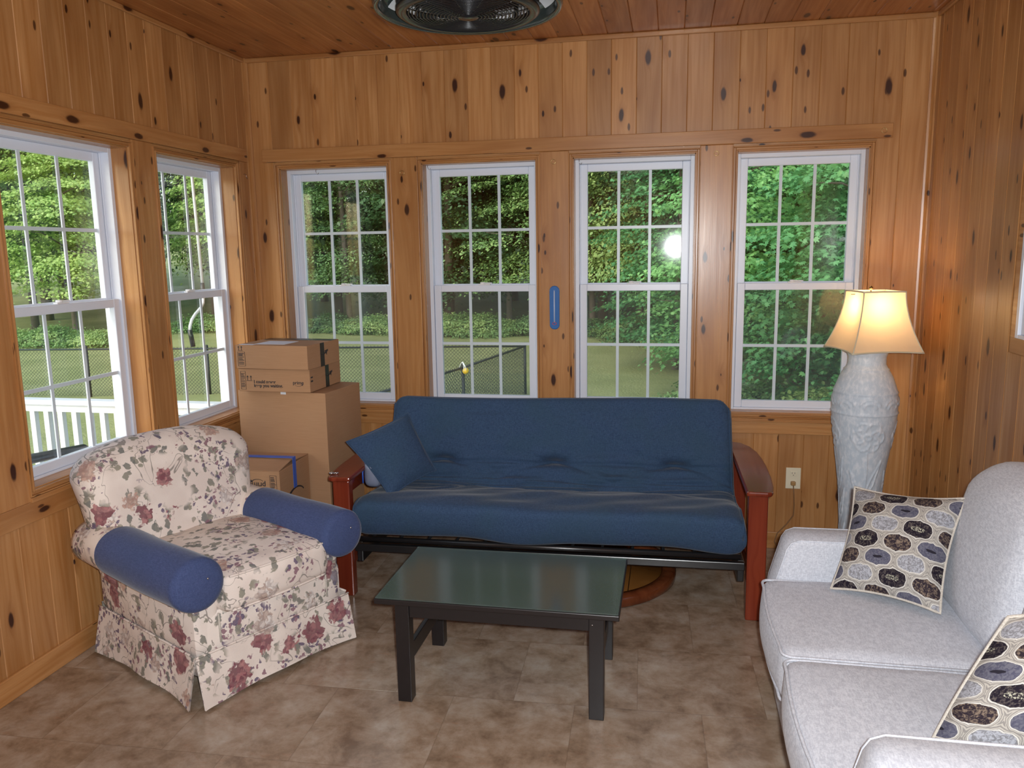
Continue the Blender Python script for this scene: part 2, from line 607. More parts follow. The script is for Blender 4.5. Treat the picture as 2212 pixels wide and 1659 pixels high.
def floral():
    t = NT('floral_upholstery')
    v0 = t.coord('Object')
    wn3 = t.new('ShaderNodeTexNoise'); t.link(v0, wn3.inputs['Vector']); wn3.inputs['Scale'].default_value = 9; wn3.inputs['Detail'].default_value = 3
    w = t.new('ShaderNodeVectorMath', operation='MULTIPLY_ADD')
    t.link(wn3.outputs['Color'], w.inputs[0]); w.inputs[1].default_value = (.09, .09, .09); t.link(v0, w.inputs[2])
    wn4 = t.new('ShaderNodeTexNoise'); t.link(v0, wn4.inputs['Vector']); wn4.inputs['Scale'].default_value = 55; wn4.inputs['Detail'].default_value = 2
    w2 = t.new('ShaderNodeVectorMath', operation='MULTIPLY_ADD')
    t.link(wn4.outputs['Color'], w2.inputs[0]); w2.inputs[1].default_value = (.028, .028, .028); t.link(w.outputs[0], w2.inputs[2])
    v = w2.outputs[0]
    base = t.mix(t.step(t.noise(v0, 7, 2), .35, .65), hexc(232, 222, 214), hexc(220, 208, 200))
    # petals pattern used as break-up
    pd, pc = t.vor(v, 48, out='both')
    pr = t.sep(pc)[0]
    # trailing stems
    st = t.noise(v0, 7.5, 2, .5, 1.0)
    sl = t.m('ABSOLUTE', t.m('SUBTRACT', st, .5))
    stem = t.m('SUBTRACT', 1, t.step(sl, .004, .011))
    near = t.step(t.noise(v0, 5, 1), .40, .48)
    c = t.mix(t.m('MULTIPLY', t.m('MULTIPLY', stem, near), .75), base, hexc(108, 104, 98))
    # leaves along them
    ld, lc = t.vor(t.map(v, (1, 1.0, .62), rot=(.5, .3, .7)), 30, out='both')
    lr, lg, lb = t.sep(lc)[0], t.sep(lc)[1], t.sep(lc)[2]
    leaf = t.m('MULTIPLY', t.m('SUBTRACT', 1, t.step(ld, .40, .50)), t.m('GREATER_THAN', lr, .40))
    zone = t.step(t.noise(t.map(v0, loc=(3, 1, 7)), 6.5, 2), .40, .50)
    leafc = t.mix(t.m('GREATER_THAN', lg, .5), hexc(128, 128, 112), t.mix(t.m('GREATER_THAN', lb, .5), hexc(88, 98, 96), hexc(152, 146, 132)))
    leafc = t.mix(t.step(pr, .3, .8), leafc, hexc(104, 108, 100))
    c = t.mix(t.m('MULTIPLY', t.m('MULTIPLY', leaf, zone), .85), c, leafc)
    # small purple blossoms and berries
    bd, bc = t.vor(v, 44, out='both')
    br, bgx = t.sep(bc)[0], t.sep(bc)[1]
    zone2 = t.step(t.noise(t.map(v0, loc=(9, 4, 2)), 7, 2), .50, .55)
    berry = t.m('MULTIPLY', t.m('SUBTRACT', 1, t.step(bd, .40, .46)), t.m('GREATER_THAN', br, .40))
    berc = t.mix(t.m('GREATER_THAN', bgx, .5), hexc(92, 78, 110), hexc(134, 96, 112))
    c = t.mix(t.m('MULTIPLY', t.m('MULTIPLY', berry, zone2), .9), c, berc)
    # large flowers
    fd, fc = t.vor(v, 8.0, out='both')
    fr, fg, fb = t.sep(fc)[0], t.sep(fc)[1], t.sep(fc)[2]
    edge = t.m('ADD', fd, t.m('MULTIPLY', t.m('SUBTRACT', pd, .3), .22))
    fl_ = t.m('MULTIPLY', t.m('SUBTRACT', 1, t.step(edge, .40, .46)), t.m('GREATER_THAN', fr, .22))
    red = t.mix(t.step(pr, .25, .8), hexc(122, 60, 76), hexc(172, 116, 118))
    pale = t.mix(t.step(pr, .2, .9), hexc(226, 220, 216), hexc(190, 170, 160))
    navy = t.mix(t.step(pr, .2, .8), hexc(96, 92, 118), hexc(150, 146, 156))
    tanc = t.mix(t.step(pr, .2, .8), hexc(190, 152, 138), hexc(206, 182, 168))
    f1 = t.mix(t.m('GREATER_THAN', fg, .42), red, t.mix(t.m('GREATER_THAN', fb, .6), pale, tanc))
    f2 = t.mix(t.m('GREATER_THAN', fb, .86), f1, navy)
    f2 = t.mix(t.m('MULTIPLY', t.step(pd, .35, .55), .35), f2, hexc(96, 70, 74))
    c = t.mix(t.m('MULTIPLY', fl_, .92), c, f2)
    fine = t.noise(v0, 300, 2)
    c = t.mix(t.m('MULTIPLY', fine, .1), c, hexc(180, 160, 150))
    t.bump(t.m('ADD', fine, t.m('MULTIPLY', t.noise(v0, 14, 2), 2)), .35, .002)
    return t.set(c, .75, 0, .3)


M['floral'] = floral()


def ogee():
    """lattice of leaf-shaped cells in pale bands, four fillings"""
    t = NT('ogee_lattice_weave')
    uv = t.coord('UV')
    nz = t.new('ShaderNodeTexNoise'); t.link(uv, nz.inputs['Vector']); nz.inputs['Scale'].default_value = 14; nz.inputs['Detail'].default_value = 3
    w = t.new('ShaderNodeVectorMath', operation='MULTIPLY_ADD')
    t.link(nz.outputs['Color'], w.inputs[0]); w.inputs[1].default_value = (.03, .03, .03)
    t.link(uv, w.inputs[2])
    x, y, z = t.sep(w.outputs[0])
    # staggered lattice: cell width 1/3.6, rows 1/3.4 of the pillow
    U = t.m('MULTIPLY', x, 3.35); V = t.m('MULTIPLY', y, 3.3)
    a = t.m('ADD', U, V); b = t.m('SUBTRACT', U, V)   # diamonds
    # bend the diamond sides into ogees
    a2 = t.m('ADD', a, t.m('MULTIPLY', t.m('SINE', t.m('MULTIPLY', b, 2 * pi)), .10))
    b2 = t.m('ADD', b, t.m('MULTIPLY', t.m('SINE', t.m('MULTIPLY', a, 2 * pi)), .10))
    ia = t.m('FLOOR', a2); ib = t.m('FLOOR', b2)
    fa = t.m('SUBTRACT', t.m('FRACT', a2), .5); fb = t.m('SUBTRACT', t.m('FRACT', b2), .5)
    d = t.m('SQRT', t.m('ADD', t.m('MULTIPLY', fa, fa), t.m('MULTIPLY', fb, fb)))
    dm = t.m('MAXIMUM', t.m('ABSOLUTE', fa), t.m('ABSOLUTE', fb))
    r = t.m('ADD', t.m('MULTIPLY', d, .42), t.m('MULTIPLY', dm, .58))
    # cell kind 0..3
    k = t.m('MODULO', t.m('ADD', t.m('ADD', ia, t.m('MULTIPLY', ib, 2)), 400), 4)
    k0 = t.m('LESS_THAN', k, .5)
    k1 = t.m('MULTIPLY', t.m('GREATER_THAN', k, .5), t.m('LESS_THAN', k, 1.5))
    k2 = t.m('MULTIPLY', t.m('GREATER_THAN', k, 1.5), t.m('LESS_THAN', k, 2.5))
    n = t.noise(uv, 42, 4, .6, 1.2)
    n2 = t.noise(t.map(uv, (1, 1, 1)), 90, 3, .7)
    dark = t.mix(t.step(n, .46, .7), hexc(28, 22, 34), hexc(100, 92, 88))
    scr = t.m('MULTIPLY', t.m('LESS_THAN', d, .15), t.step(n2, .5, .56))
    dark = t.mix(scr, dark, hexc(178, 176, 158))
    grey = t.mix(t.step(n, .4, .6), hexc(168, 170, 178), hexc(124, 124, 128))
    slate = t.mix(t.m('LESS_THAN', d, .09), t.mix(t.step(n, .4, .62), hexc(78, 78, 96), hexc(104, 104, 116)), hexc(38, 36, 46))
    brown = t.mix(t.step(n, .45, .65), hexc(44, 36, 44), hexc(128, 112, 98))
    fill = t.mix(k0, brown, dark); fill = t.mix(k1, fill, grey); fill = t.mix(k2, fill, slate)
    rad = t.m('ADD', .385, t.m('MULTIPLY', k0, .03))
    rn = t.m('SUBTRACT', r, rad)
    inside = t.m('SUBTRACT', 1, t.step(rn, 0, .02))
    band = t.mix(t.step(t.m('ADD', t.m('SINE', t.m('MULTIPLY', r, 105)), t.m('MULTIPLY', n, 1.4)), .3, 1.0), hexc(178, 173, 164), hexc(138, 134, 130))
    line = t.m('SUBTRACT', 1, t.step(t.m('ABSOLUTE', t.m('SUBTRACT', rn, .035)), .008, .02))
    c = t.mix(line, band, hexc(208, 206, 200))
    rim = t.m('SUBTRACT', 1, t.step(t.m('ABSOLUTE', rn), .004, .014))
    c = t.mix(t.m('MULTIPLY', rim, .7), c, hexc(60, 52, 58))
    c = t.mix(inside, c, fill)
    t.bump(t.m('ADD', n2, c), .3, .001)
    return t.set(c, .85, 0, .2)


M['ogee'] = ogee()


def leafmat(name, c1, c2, c3):
    t = NT(name)
    t.n.remove(t.b)
    oi = t.new('ShaderNodeObjectInfo')
    v = t.coord('Object')
    n = t.noise(v, 1.1, 3, .6)
    n2 = t.noise(v, 9, 2)
    f = t.m('ADD', t.m('MULTIPLY', n, .7), t.m('ADD', t.m('MULTIPLY', n2, .35), t.m('MULTIPLY', t.m('SUBTRACT', oi.outputs['Random'], .5), .35)))
    c = t.ramp(f, [(.32, c1), (.52, c2), (.72, c3)])
    d = t.new('ShaderNodeBsdfDiffuse'); tl = t.new('ShaderNodeBsdfTranslucent'); gl = t.new('ShaderNodeBsdfGlossy')
    gl.inputs['Roughness'].default_value = .45; gl.inputs[0].default_value = (.6, .7, .6, 1)
    t.link(c, d.inputs[0]); t.link(c, tl.inputs[0])
    m1 = t.new('ShaderNodeMixShader'); m1.inputs[0].default_value = .4
    t.link(d.outputs[0], m1.inputs[1]); t.link(tl.outputs[0], m1.inputs[2])
    m2 = t.new('ShaderNodeMixShader'); m2.inputs[0].default_value = .04
    t.link(m1.outputs[0], m2.inputs[1]); t.link(gl.outputs[0], m2.inputs[2])
    t.link(m2.outputs[0], t.out.inputs[0])
    return t.mat


M['leaf_far'] = leafmat('far_leaves', (.09, .18, .07), (.20, .35, .12), (.42, .55, .20))
M['leaf_bright'] = leafmat('bright_leaves', (.14, .28, .08), (.30, .50, .14), (.55, .70, .24))
M['leaf_near'] = leafmat('near_maple_leaves', (.08, .26, .10), (.15, .38, .14), (.26, .52, .18))
M['leaf_dark'] = leafmat('dark_leaves', (.03, .07, .03), (.06, .13, .05), (.13, .22, .08))


def lawn_mat():
    t = NT('lawn')
    v = t.coord('Object')
    a = t.noise(v, .5, 4, .6)
    b = t.noise(v, 14, 4, .7)
    c = t.mix(t.step(a, .35, .65), (.30, .33, .14), (.40, .42, .19))
    c = t.mix(t.m('MULTIPLY', b, .5), c, (.20, .24, .09))
    t.bump(b, 1, .05)
    return t.set(c, .9, 0, .1)


M['lawn'] = lawn_mat()

# ------------------------------------------------------------------ room shell
RW, RH, YF = 3.708, 2.777, -6.6   # right wall x, ceiling z, far end behind camera
ZT, ZB, ZM = 2.152, .766, 1.467
BWIN = [(.190, .848), (1.052, 1.706), (1.910, 2.560), (2.772, 3.421)]
LWIN = [(-.909, -.190), (-1.863, -1.107)]          # y ranges, left wall
TH = .18
PW = .131


def planks(mb, u0, u1, z0, z1, P, off=0., flip=False, base=0):
    """tongue and groove boards with a V groove at each joint; P(u, depth, z)->point, depth>0 into the room"""
    g, dp = .0028, .0035
    k0 = math.floor((u0 - off) / PW)
    u = u0
    k = k0
    while u < u1 - 1e-6:
        e = min(u1, off + (k + 1) * PW)
        a = u + (g if u > u0 + 1e-6 else 0)
        b = e - (g if e < u1 - 1e-6 else 0)
        if b > a:
            seq = [(u, dp - g), (a, dp), (b, dp), (e, dp - g)]
            for (p, dpp), (q, dqq) in zip(seq[:-1], seq[1:]):
                if q - p < 1e-6: continue
                vs = [P(p, dpp, z0), P(q, dqq, z0), P(q, dqq, z1), P(p, dpp, z1)]
                uid = ((k + base) % 900) * 10
                uvs = [(uid + p - e + PW * .5, z0), (uid + q - e + PW * .5, z0), (uid + q - e + PW * .5, z1), (uid + p - e + PW * .5, z1)]
                f = (0, 1, 2, 3)
                if flip:
                    f = f[::-1]; uvs = uvs[::-1]
                mb.add(vs, [f], [uvs])
        u = e
        k += 1


def wall_body(mb, u0, u1, wins, P3, z1=RH, zt=ZT, zb=ZB):
    """solid wall made of blocks around its openings; P3(u, out, z)"""
    def blk(a, b, c, d):
        p = P3(a, 0, c); q = P3(b, TH, d)
        mb.box(p, q, grain=2 if d - c > b - a else (0 if abs(p[0] - q[0]) > abs(p[1] - q[1]) else 1))
    blk(u0, u1, 0, zb)
    blk(u0, u1, zt, z1)
    cur = u0
    for a, b in sorted(wins):
        if a > cur: blk(cur, a, zb, zt)
        cur = b
    if cur < u1: blk(cur, u1, zb, zt)


# back wall
mb = MB()
wall_body(mb, -TH, RW + TH, BWIN, lambda u, o, z: (u, o, z))
Pb = lambda u, d, z: (u, -d, z)
planks(mb, 0, RW, 2.19, RH, Pb, .02, base=3)
planks(mb, 0, .165, ZB - .05, 2.19, Pb, .02, base=3)
planks(mb, 3.45, RW, ZB - .05, 2.19, Pb, .02, base=3)
planks(mb, 0, RW, 0, ZB - .05, Pb, .02, base=3)
struct(mb.build('wall_back', M['pine']))
# left wall
mb = MB()
LW2 = LWIN + [(-2.82, -2.07)]  # extra range is an unseen window, added to let in more daylight
wall_body(mb, YF - TH, 0, LW2, lambda u, o, z: (-o, u, z))
Pl = lambda u, d, z: (d, u, z)
planks(mb, YF, 0, 2.19, RH, Pl, 0.01, base=50)
planks(mb, YF, -2.90, ZB - .05, 2.19, Pl, 0.01, base=50)
planks(mb, YF, 0, 0, ZB - .05, Pl, 0.01, base=50)
planks(mb, -.14, 0, ZB - .05, 2.19, Pl, 0.01, base=50)
struct(mb.build('wall_left', M['pine']))
# right wall, one window starting near the camera side
RWIN = [(-1.95, -1.19)]
mb = MB()
wall_body(mb, YF - TH, 0, RWIN, lambda u, o, z: (RW + o, u, z), zb=1.31)
Pr = lambda u, d, z: (RW - d, u, z)
planks(mb, YF, 0, ZT + .04, RH, Pr, .05, flip=True, base=120)
planks(mb, YF, 0, 0, 1.31 - .06, Pr, .05, flip=True, base=120)
planks(mb, -1.13, 0, 1.25, ZT + .04, Pr, .05, flip=True, base=120)
planks(mb, YF, -2.01, 1.25, ZT + .04, Pr, .05, flip=True, base=120)
struct(mb.build('wall_right', M['pine']))
mb = MB().box((-TH, YF - TH, 0), (RW + TH, YF, RH))
struct(mb.build('wall_front', M['pine']))
# ceiling boards run towards the back wall
mb = MB().box((-TH, YF - TH, RH + .002), (RW + TH, TH, RH + .12))
g = .0035
k = 0
x = 0.0
while x < RW - 1e-4:
    e = min(RW, x + PW)
    seq = [(x, .004), (x + g, 0), (e - g, 0), (e, .004)]
    for (p, dp), (q, dq) in zip(seq[:-1], seq[1:]):
        uid = (200 + k) * 10
        vs = [(p, YF, RH + dp - .004), (p, 0, RH + dp - .004), (q, 0, RH + dq - .004), (q, YF, RH + dq - .004)]
        mb.add(vs, [(0, 1, 2, 3)], [[(uid + p - x - PW / 2, YF), (uid + p - x - PW / 2, 0), (uid + q - x - PW / 2, 0), (uid + q - x - PW / 2, YF)]])
    x = e; k += 1
struct(mb.build('ceiling', M['ceil']))
struct(MB().box((-TH, YF - TH, -.1), (RW + TH, TH, 0)).build('floor', M['floor']))

# trims ----------------------------------------------------------
tn = [0]


def trim(a, b, mat='trim', bevel=.003, name=None, grain=None):
    tn[0] += 1
    o = MB().box(a, b, grain=grain).build(name or 'trim_%d' % tn[0], M[mat], bevel=bevel)
    return struct(o)


trim((.092, -.024, 2.19), (3.52, -.001, 2.262))                 # header over the back windows
trim((.001, -6.5, 2.19), (.024, -.065, 2.262), grain=1)          # header, left wall
trim((.165, -.014, .652), (3.45, -.001, .722))                   # rail under the back windows
trim((.001, -6.5, .64), (.014, -.12, .722), grain=1)
for a, b in ((.87, 1.03), (1.728, 1.888), (2.582, 2.75)):        # flat posts between windows
    trim((a, -.013, .722), (b, -.001, 2.19), grain=2)
for a, b in ((-1.085, -.931), (-2.048, -1.885)):
    trim((.001, a, .722), (.013, b, 2.19), grain=2)
# corner and ceiling mouldings
def quarter(name_n, P, L0, L1, axis):
    pts = [(0, 0), (.026, 0), (.026, .006), (.020, .010), (.013, .013), (.010, .020), (.006, .026), (0, .026)]
    mbq = MB()
    mbq.prism(pts, L0, L1, axis=2)
    return mbq, P


def corner_trim(x, y, sx, sy):
    pts = [(0, 0), (.028, 0), (.028, .008), (.018, .011), (.012, .018), (.008, .028), (0, .028)]
    pts = [(x + sx * a, y + sy * b) for a, b in pts]
    tn[0] += 1
    struct(MB().prism(pts, 0.1, RH - .004, 2).build('trim_%d' % tn[0], M['trim']))


corner_trim(.004, -.004, 1, -1)
corner_trim(RW - .004, -.004, -1, -1)
trim((.004, -.018, RH - .03), (RW - .004, -.004, RH - .004), grain=0, bevel=.005)
trim((.004, -6.5, RH - .03), (.018, -.02, RH - .004), grain=1, bevel=.005)
trim((RW - .018, -6.5, RH - .03), (RW - .004, -.02, RH - .004), grain=1, bevel=.005)
for nm, a, b, gr in (('baseboard_back', (.02, -.016, 0), (RW - .02, -.003, .096), 0), ('baseboard_left', (.003, -6.5, 0), (.016, -.02, .096), 1), ('baseboard_right', (RW - .016, -6.5, 0), (RW - .003, -.02, .096), 1)):
    trim(a, b, name=nm, grain=gr, bevel=.004)


# ------------------------------------------------------------------ windows
def window(n, width, zb, zt, zm, loc, rz, label, screen=True, flush=False):
    """local x along the wall, y outwards, origin at left jamb"""
    root = bpy.data.objects.new('window_%d' % n, None)
    COL.objects.link(root)
    root.location = loc
    root.rotation_euler = (0, 0, rz)
    struct(root, label)
    w = width
    # casing moulding around the opening, on the wall face
    cs = MB()
    for d0, d1, t_ in ((0, .008, .016), (.008, .020, .010), (.020, .026, .019)):
        cs.box((-d1, -t_, zb - d1), (-d0, .0, zt + d1), grain=2)
        cs.box((w + d0, -t_, zb - d1), (w + d1, .0, zt + d1), grain=2)
        cs.box((-d0, -t_, zt + d0), (w + d0, .0, zt + d1), grain=0)
        cs.box((-d0, -t_, zb - d1), (w + d0, .0, zb - d0), grain=0)
    cs.box((-.026, -.022, zb - .047), (w + .026, 0, zb - .027), grain=0)
    if not flush: cs.build('casing', M['trim'], root, bevel=.002)
    # jamb liner
    jl = MB()
    jl.box((0, -.001, zb), (.004, .08, zt), 2).box((w - .004, -.001, zb), (w, .08, zt), 2)
    jl.box((0, -.001, zt - .004), (w, .08, zt), 0).box((0, -.001, zb), (w, .08, zb + .004), 0)
    if not flush: jl.build('jamb', M['trim'], root)
    # vinyl frame
    f = .024
    fr = MB()
    fr.box((0, .078, zb), (f, .17, zt)).box((w - f, .078, zb), (w, .17, zt))
    fr.box((f, .078, zt - f), (w - f, .17, zt)).box((f, .078, zb), (w - f, .17, zb + .014))
    # inner stop bead
    fr.box((f, .118, zb + .02), (f + .006, .124, zt - f)).box((w - f - .006, .118, zb + .02), (w - f, .124, zt - f))
    fr.build('window_frame', M['vinyl'], root, bevel=.002)

    def sash(nm, z0, z1, y0, y1, bot, top, st=.040):
        x0, x1 = f + .002, w - f - .002
        s_ = MB()
        s_.box((x0, y0, z0), (x0 + st, y1, z1)).box((x1 - st, y0, z0), (x1, y1, z1))
        s_.box((x0 + st, y0, z0), (x1 - st, y1, z0 + bot)).box((x0 + st, y0, z1 - top), (x1 - st, y1, z1))
        so = s_.build(nm, M['vinyl'], root, bevel=.003)
        gx0, gx1, gz0, gz1 = x0 + st, x1 - st, z0 + bot, z1 - top
        ym = (y0 + y1) / 2
        mt = MB()
        for i in (1, 2):
            xm = gx0 + (gx1 - gx0) * i / 3
            mt.box((xm - .008, ym - .003, gz0), (xm + .008, ym + .003, gz1))
        zz = (gz0 + gz1) / 2
        mt.box((gx0, ym - .0032, zz - .008), (gx1, ym + .0032, zz + .008))
        mt.build('muntin_grid', M['vinyl'], so)
        gl = MB()
        gl.add([(gx0 - .004, ym - .008, gz0 - .004), (gx1 + .004, ym - .008, gz0 - .004), (gx1 + .004, ym - .008, gz1 + .004), (gx0 - .004, ym - .008, gz1 + .004)], [(0, 1, 2, 3)])
        gl.add([(gx0 - .004, ym + .008, gz0 - .004), (gx1 + .004, ym + .008, gz0 - .004), (gx1 + .004, ym + .008, gz1 + .004), (gx0 - .004, ym + .008, gz1 + .004)], [(3, 2, 1, 0)])
        gl.build('pane', M['glass'], so)
        return so
    sash('lower_sash', zb + .014, zm, .088, .116, .040, .038)
    sash('upper_sash', zm - .030, zt - f, .126, .154, .036, .040)
    # sash lock
    lk = MB()
    lk.box((w / 2 - .035, .09, zm), (w / 2 + .035, .112, zm + .006))
    lk.lathe([(.0, zm + .006), (.014, zm + .006), (.014, zm + .016), (.0, zm + .017)], 16, (w / 2 - .012, .101))
    lk.box((w / 2 - .01, .094, zm + .008), (w / 2 + .045, .104, zm + .014))
    lk.build('sash_lock', M['latch'], root, bevel=.002)
    if screen:
        sc = MB().add([(f, .165, zb + .02), (w - f, .165, zb + .02), (w - f, .165, zm), (f, .165, zm)], [(0, 1, 2, 3)])
        sc.build('insect_screen', M['screen'], root)
    return root


blab = ['leftmost white double-hung window on the back wall, behind the stacked boxes', 'back wall window left of the blue thermometer', 'back wall window right of the blue thermometer', 'back wall window beside the lit lamp']
for i, (a, b) in enumerate(BWIN):
    window(i + 1, b - a, ZB, ZT, ZM, (a, 0, 0), 0, blab[i])
llab = ['left wall window nearest the room corner', 'left wall window behind the floral armchair', 'added unseen left wall window for more daylight']
for i, (a, b) in enumerate(LW2):
    window(5 + i, b - a, ZB, ZT, ZM, (0, a, 0), pi / 2, llab[i], screen=False)
a, b = RWIN[0]
window(8, b - a, 1.31, ZT, 1.73, (RW - .085, b, 0), -pi / 2, 'white framed window on the right wall at the photo edge', screen=False, flush=True)

# ------------------------------------------------------------------ hooks and wall fittings
def hook(name, label, loc, rz=0, kind='ring', group=None):
    t_ = MB()
    if kind == 'ring':
        t_.tube([(0, 0, .016), (0, -.010, .016)], .0016, 6)
        t_.tube([(.012 * sin(q), -.012, .012 * cos(q) + .004) for q in [2 * pi * i / 20 for i in range(20)]], .0016, 6, closed=True)
    else:
        t_.tube([(0, 0, .01), (0, -.012, .01), (.001, -.016, 0), (.004, -.016, -.012), (.012, -.014, -.016), (.016, -.012, -.008)], .0016, 6)
    o = t_.build(name, M['brass'] if kind == 'ring' else M['steel'])
    o.location = loc
    o.rotation_euler = (0, 0, rz)
    tag(o, label, 'hook', group)
    return o


hook('cup_hook', 'small brass ring hook on the post left of the second back window', (.944, -.013, 2.10))
hook('cup_hook', 'small brass ring hook on the post above the blue thermometer', (1.805, -.013, 2.13))
hook('cup_hook', 'small brass hook on the post between the two rightmost back windows', (2.664, -.013, 2.14))
hook('cup_hook', 'small brass ring hook on the right end of the long header board', (3.475, -.024, 2.22))
hook('wire_hook', 'small steel hook on top of the leftmost back window frame', (.385, .077, 2.138), kind='j')
hook('wire_hook', 'small steel hook at the corner of the window above the futon back', (1.068, .077, 2.140), kind='j')
hook('wire_hook', 'small steel hook at the corner of the window right of the thermometer', (1.935, .077, 2.140), kind='j')
hook('cup_hook', 'small bright hook on the left wall by the room corner', (.015, -.105, 2.11), rz=pi / 2, kind='j')

# thermometer
th = thing('wall_thermometer', 'long blue plastic thermometer on the post between the middle windows', 'thermometer', (1.806, -.013, 1.343))
mbt = MB()
pts = []
hw, hh = .0285, .122
for i in range(24):
    q = 2 * pi * i / 24
    pts.append((hw * cos(q) , (hh - hw) * (1 if sin(q) >= 0 else -1) + hw * sin(q)))
mbt.prism(pts, -.014, 0, axis=1)
mbt.build('casing_body', M['bluethermo'], th, bevel=.005)
MB().box((-.006, -.0165, -.085), (.006, -.0145, .10)).build('scale_strip', simple('scale_blue', (.10, .22, .5), .2), th, bevel=.001)
MB().tube([(0, -.018, -.08), (0, -.018, .095)], .002, 8).build('glass_tube', M['label'], th)
MB().tube([(.011 * cos(q), -.0165, -.088 + .007 * sin(q)) for q in [2 * pi * i / 16 for i in range(16)]], .0014, 6, closed=True).build('ring_mark', M['red'], th)

# outlet
ou = thing('power_outlet', 'ivory double power outlet on the back wall right of the futon', 'outlet', (3.117, -.0045, .407))
MB().box((-.039, -.006, -.059), (.039, 0, .059)).build('cover_plate', M['ivory'], ou, bevel=.002)
for s in (1, -1):
    r_ = MB().box((-.017, -.0085, s * .026 - .014), (.017, -.006, s * .026 + .014)).build('receptacle', M['ivory'], ou, bevel=.003)
    sl = MB().box((-.008, -.0092, s * .026 - .001), (-.006, -.0085, s * .026 + .008)).box((.006, -.0092, s * .026 - .001), (.008, -.0085, s * .026 + .008)).box((-.002, -.0092, s * .026 - .010), (.002, -.0085, s * .026 - .006))
    sl.build('slots', M['ink'], r_)
co = thing('lamp_cord', 'thin brown cord plugged into the ivory outlet and hanging down the wall', 'cord', (3.117, -.0135, .381))
MB().box((-.014, -.022, -.010), (.011, .0, .012)).build('plug', simple('brown_plug', (.35, .20, .07), .4), co, bevel=.004)
MB().tube([(0, -.014, -.01), (.004, -.016, -.06), (.008, -.014, -.12), (.006, -.014, -.18), (-.03, -.014, -.235), (-.075, -.02, -.285), (-.09, -.03, -.33), (-.07, -.05, -.362), (.0, -.06, -.364), (.15, -.10, -.364), (.22, -.16, -.364)], .003, 6).build('cable', M['cordm'], co)

# ------------------------------------------------------------------ ceiling fan
fan = thing('caged_ceiling_fan', 'round black caged ceiling fan with white light panels', 'ceiling fan', (1.723, -1.543, 0))
MB().lathe([(.0, RH - .005), (.11, RH - .005), (.11, RH - .06), (.05, RH - .09), (.05, 2.60), (0, 2.60)], 32).build('mount', M['black'], fan)
MB().lathe([(.245, 2.600), (.29, 2.596), (.325, 2.575), (.338, 2.545), (.335, 2.515), (.328, 2.500), (.318, 2.502), (.312, 2.512), (.318, 2.535), (.305, 2.560), (.270, 2.578), (.245, 2.58), (.245, 2.600)], 72).build('outer_rim', simple('smoked_rim', (.035, .045, .042), .14, spec=.7), fan)
for i in range(8):
    a0 = pi / 8 + 2 * pi * (i - .5 + .16) / 8; a1 = pi / 8 + 2 * pi * (i - .5 + .84) / 8
    p_ = MB()
    def pf(u, v, a0=a0, a1=a1):
        a = a0 + (a1 - a0) * u; r = .260 + .052 * v
        return (r * cos(a), r * sin(a), 2.572 - .030 * v * v)
    p_.grid(pf, 8, 3)
    p_.grid(lambda u, v: Vector(pf(u, v)) + Vector((0, 0, .003)), 8, 3, flip=True)
    tag(p_.build('light_panel', M['white'], fan), 'white light panel')
dr = MB()
dr.lathe([(.252, 2.582), (.258, 2.582), (.258, 2.565), (.250, 2.565), (.252, 2.582)], 64)
dr.lathe([(.222, 2.512), (.245, 2.512), (.254, 2.505), (.254, 2.492), (.240, 2.482), (.220, 2.484), (.214, 2.496), (.222, 2.512)], 64)
dr.build('drum_ring', M['black'], fan)
cg = MB()
for i in range(84):
    a = 2 * pi * i / 84
    cg.tube([(.253 * cos(a), .253 * sin(a), 2.572), (.248 * cos(a), .248 * sin(a), 2.508)], .0014, 4, caps=False)
for z_ in (2.526, 2.542, 2.557):
    cg.tube([(.251 * cos(a), .251 * sin(a), z_) for a in [2 * pi * i / 64 for i in range(64)]], .0014, 4, closed=True)
cg.build('side_cage', M['black'], fan)
bc = MB()
for r_ in [.035 + .0125 * i for i in range(15)]:
    bc.tube([(r_ * cos(a), r_ * sin(a), 2.488 - .012 * (1 - (r_ / .22) ** 2)) for a in [2 * pi * i / 48 for i in range(48)]], .0022, 4, closed=True)
for i in range(12):
    a = 2 * pi * i / 12
    bc.tube([(.03 * cos(a), .03 * sin(a), 2.476), (.13 * cos(a), .13 * sin(a), 2.480), (.218 * cos(a), .218 * sin(a), 2.489)], .0018, 5)
bc.build('bottom_grille', M['black'], fan)
MB().lathe([(0, 2.472), (.035, 2.473), (.04, 2.482), (.07, 2.505), (.075, 2.57), (.05, 2.60), (0, 2.60)], 32).build('motor_hub', M['black'], fan)
for i in range(5):
    b_ = MB()
    a = 2 * pi * i / 5
    b_.M = Matrix.Rotation(a, 4, 'Z')
    b_.grid(lambda u, v: (.07 + .135 * u, (-.035 - .02 * u) + (.07 + .04 * u) * v, 2.515 + .03 * v + .004 * sin(v * pi)), 8, 4)
    b_.build('blade', M['darkplastic'], fan)
for i in range(4):
    a = radians(60) + pi / 2 * i
    MB().tube([(.256 * cos(a), .256 * sin(a), 2.58), (.264 * cos(a), .264 * sin(a), 2.54), (.256 * cos(a), .256 * sin(a), 2.50)], .008, 8).build('clip', M['black'], fan)

# ------------------------------------------------------------------ futon sofa
fu = thing('futon_sofa', 'blue cloth futon sofa with cherry wooden arms under the back windows', 'futon', (1.86, -.52, 0), radians(1.2))


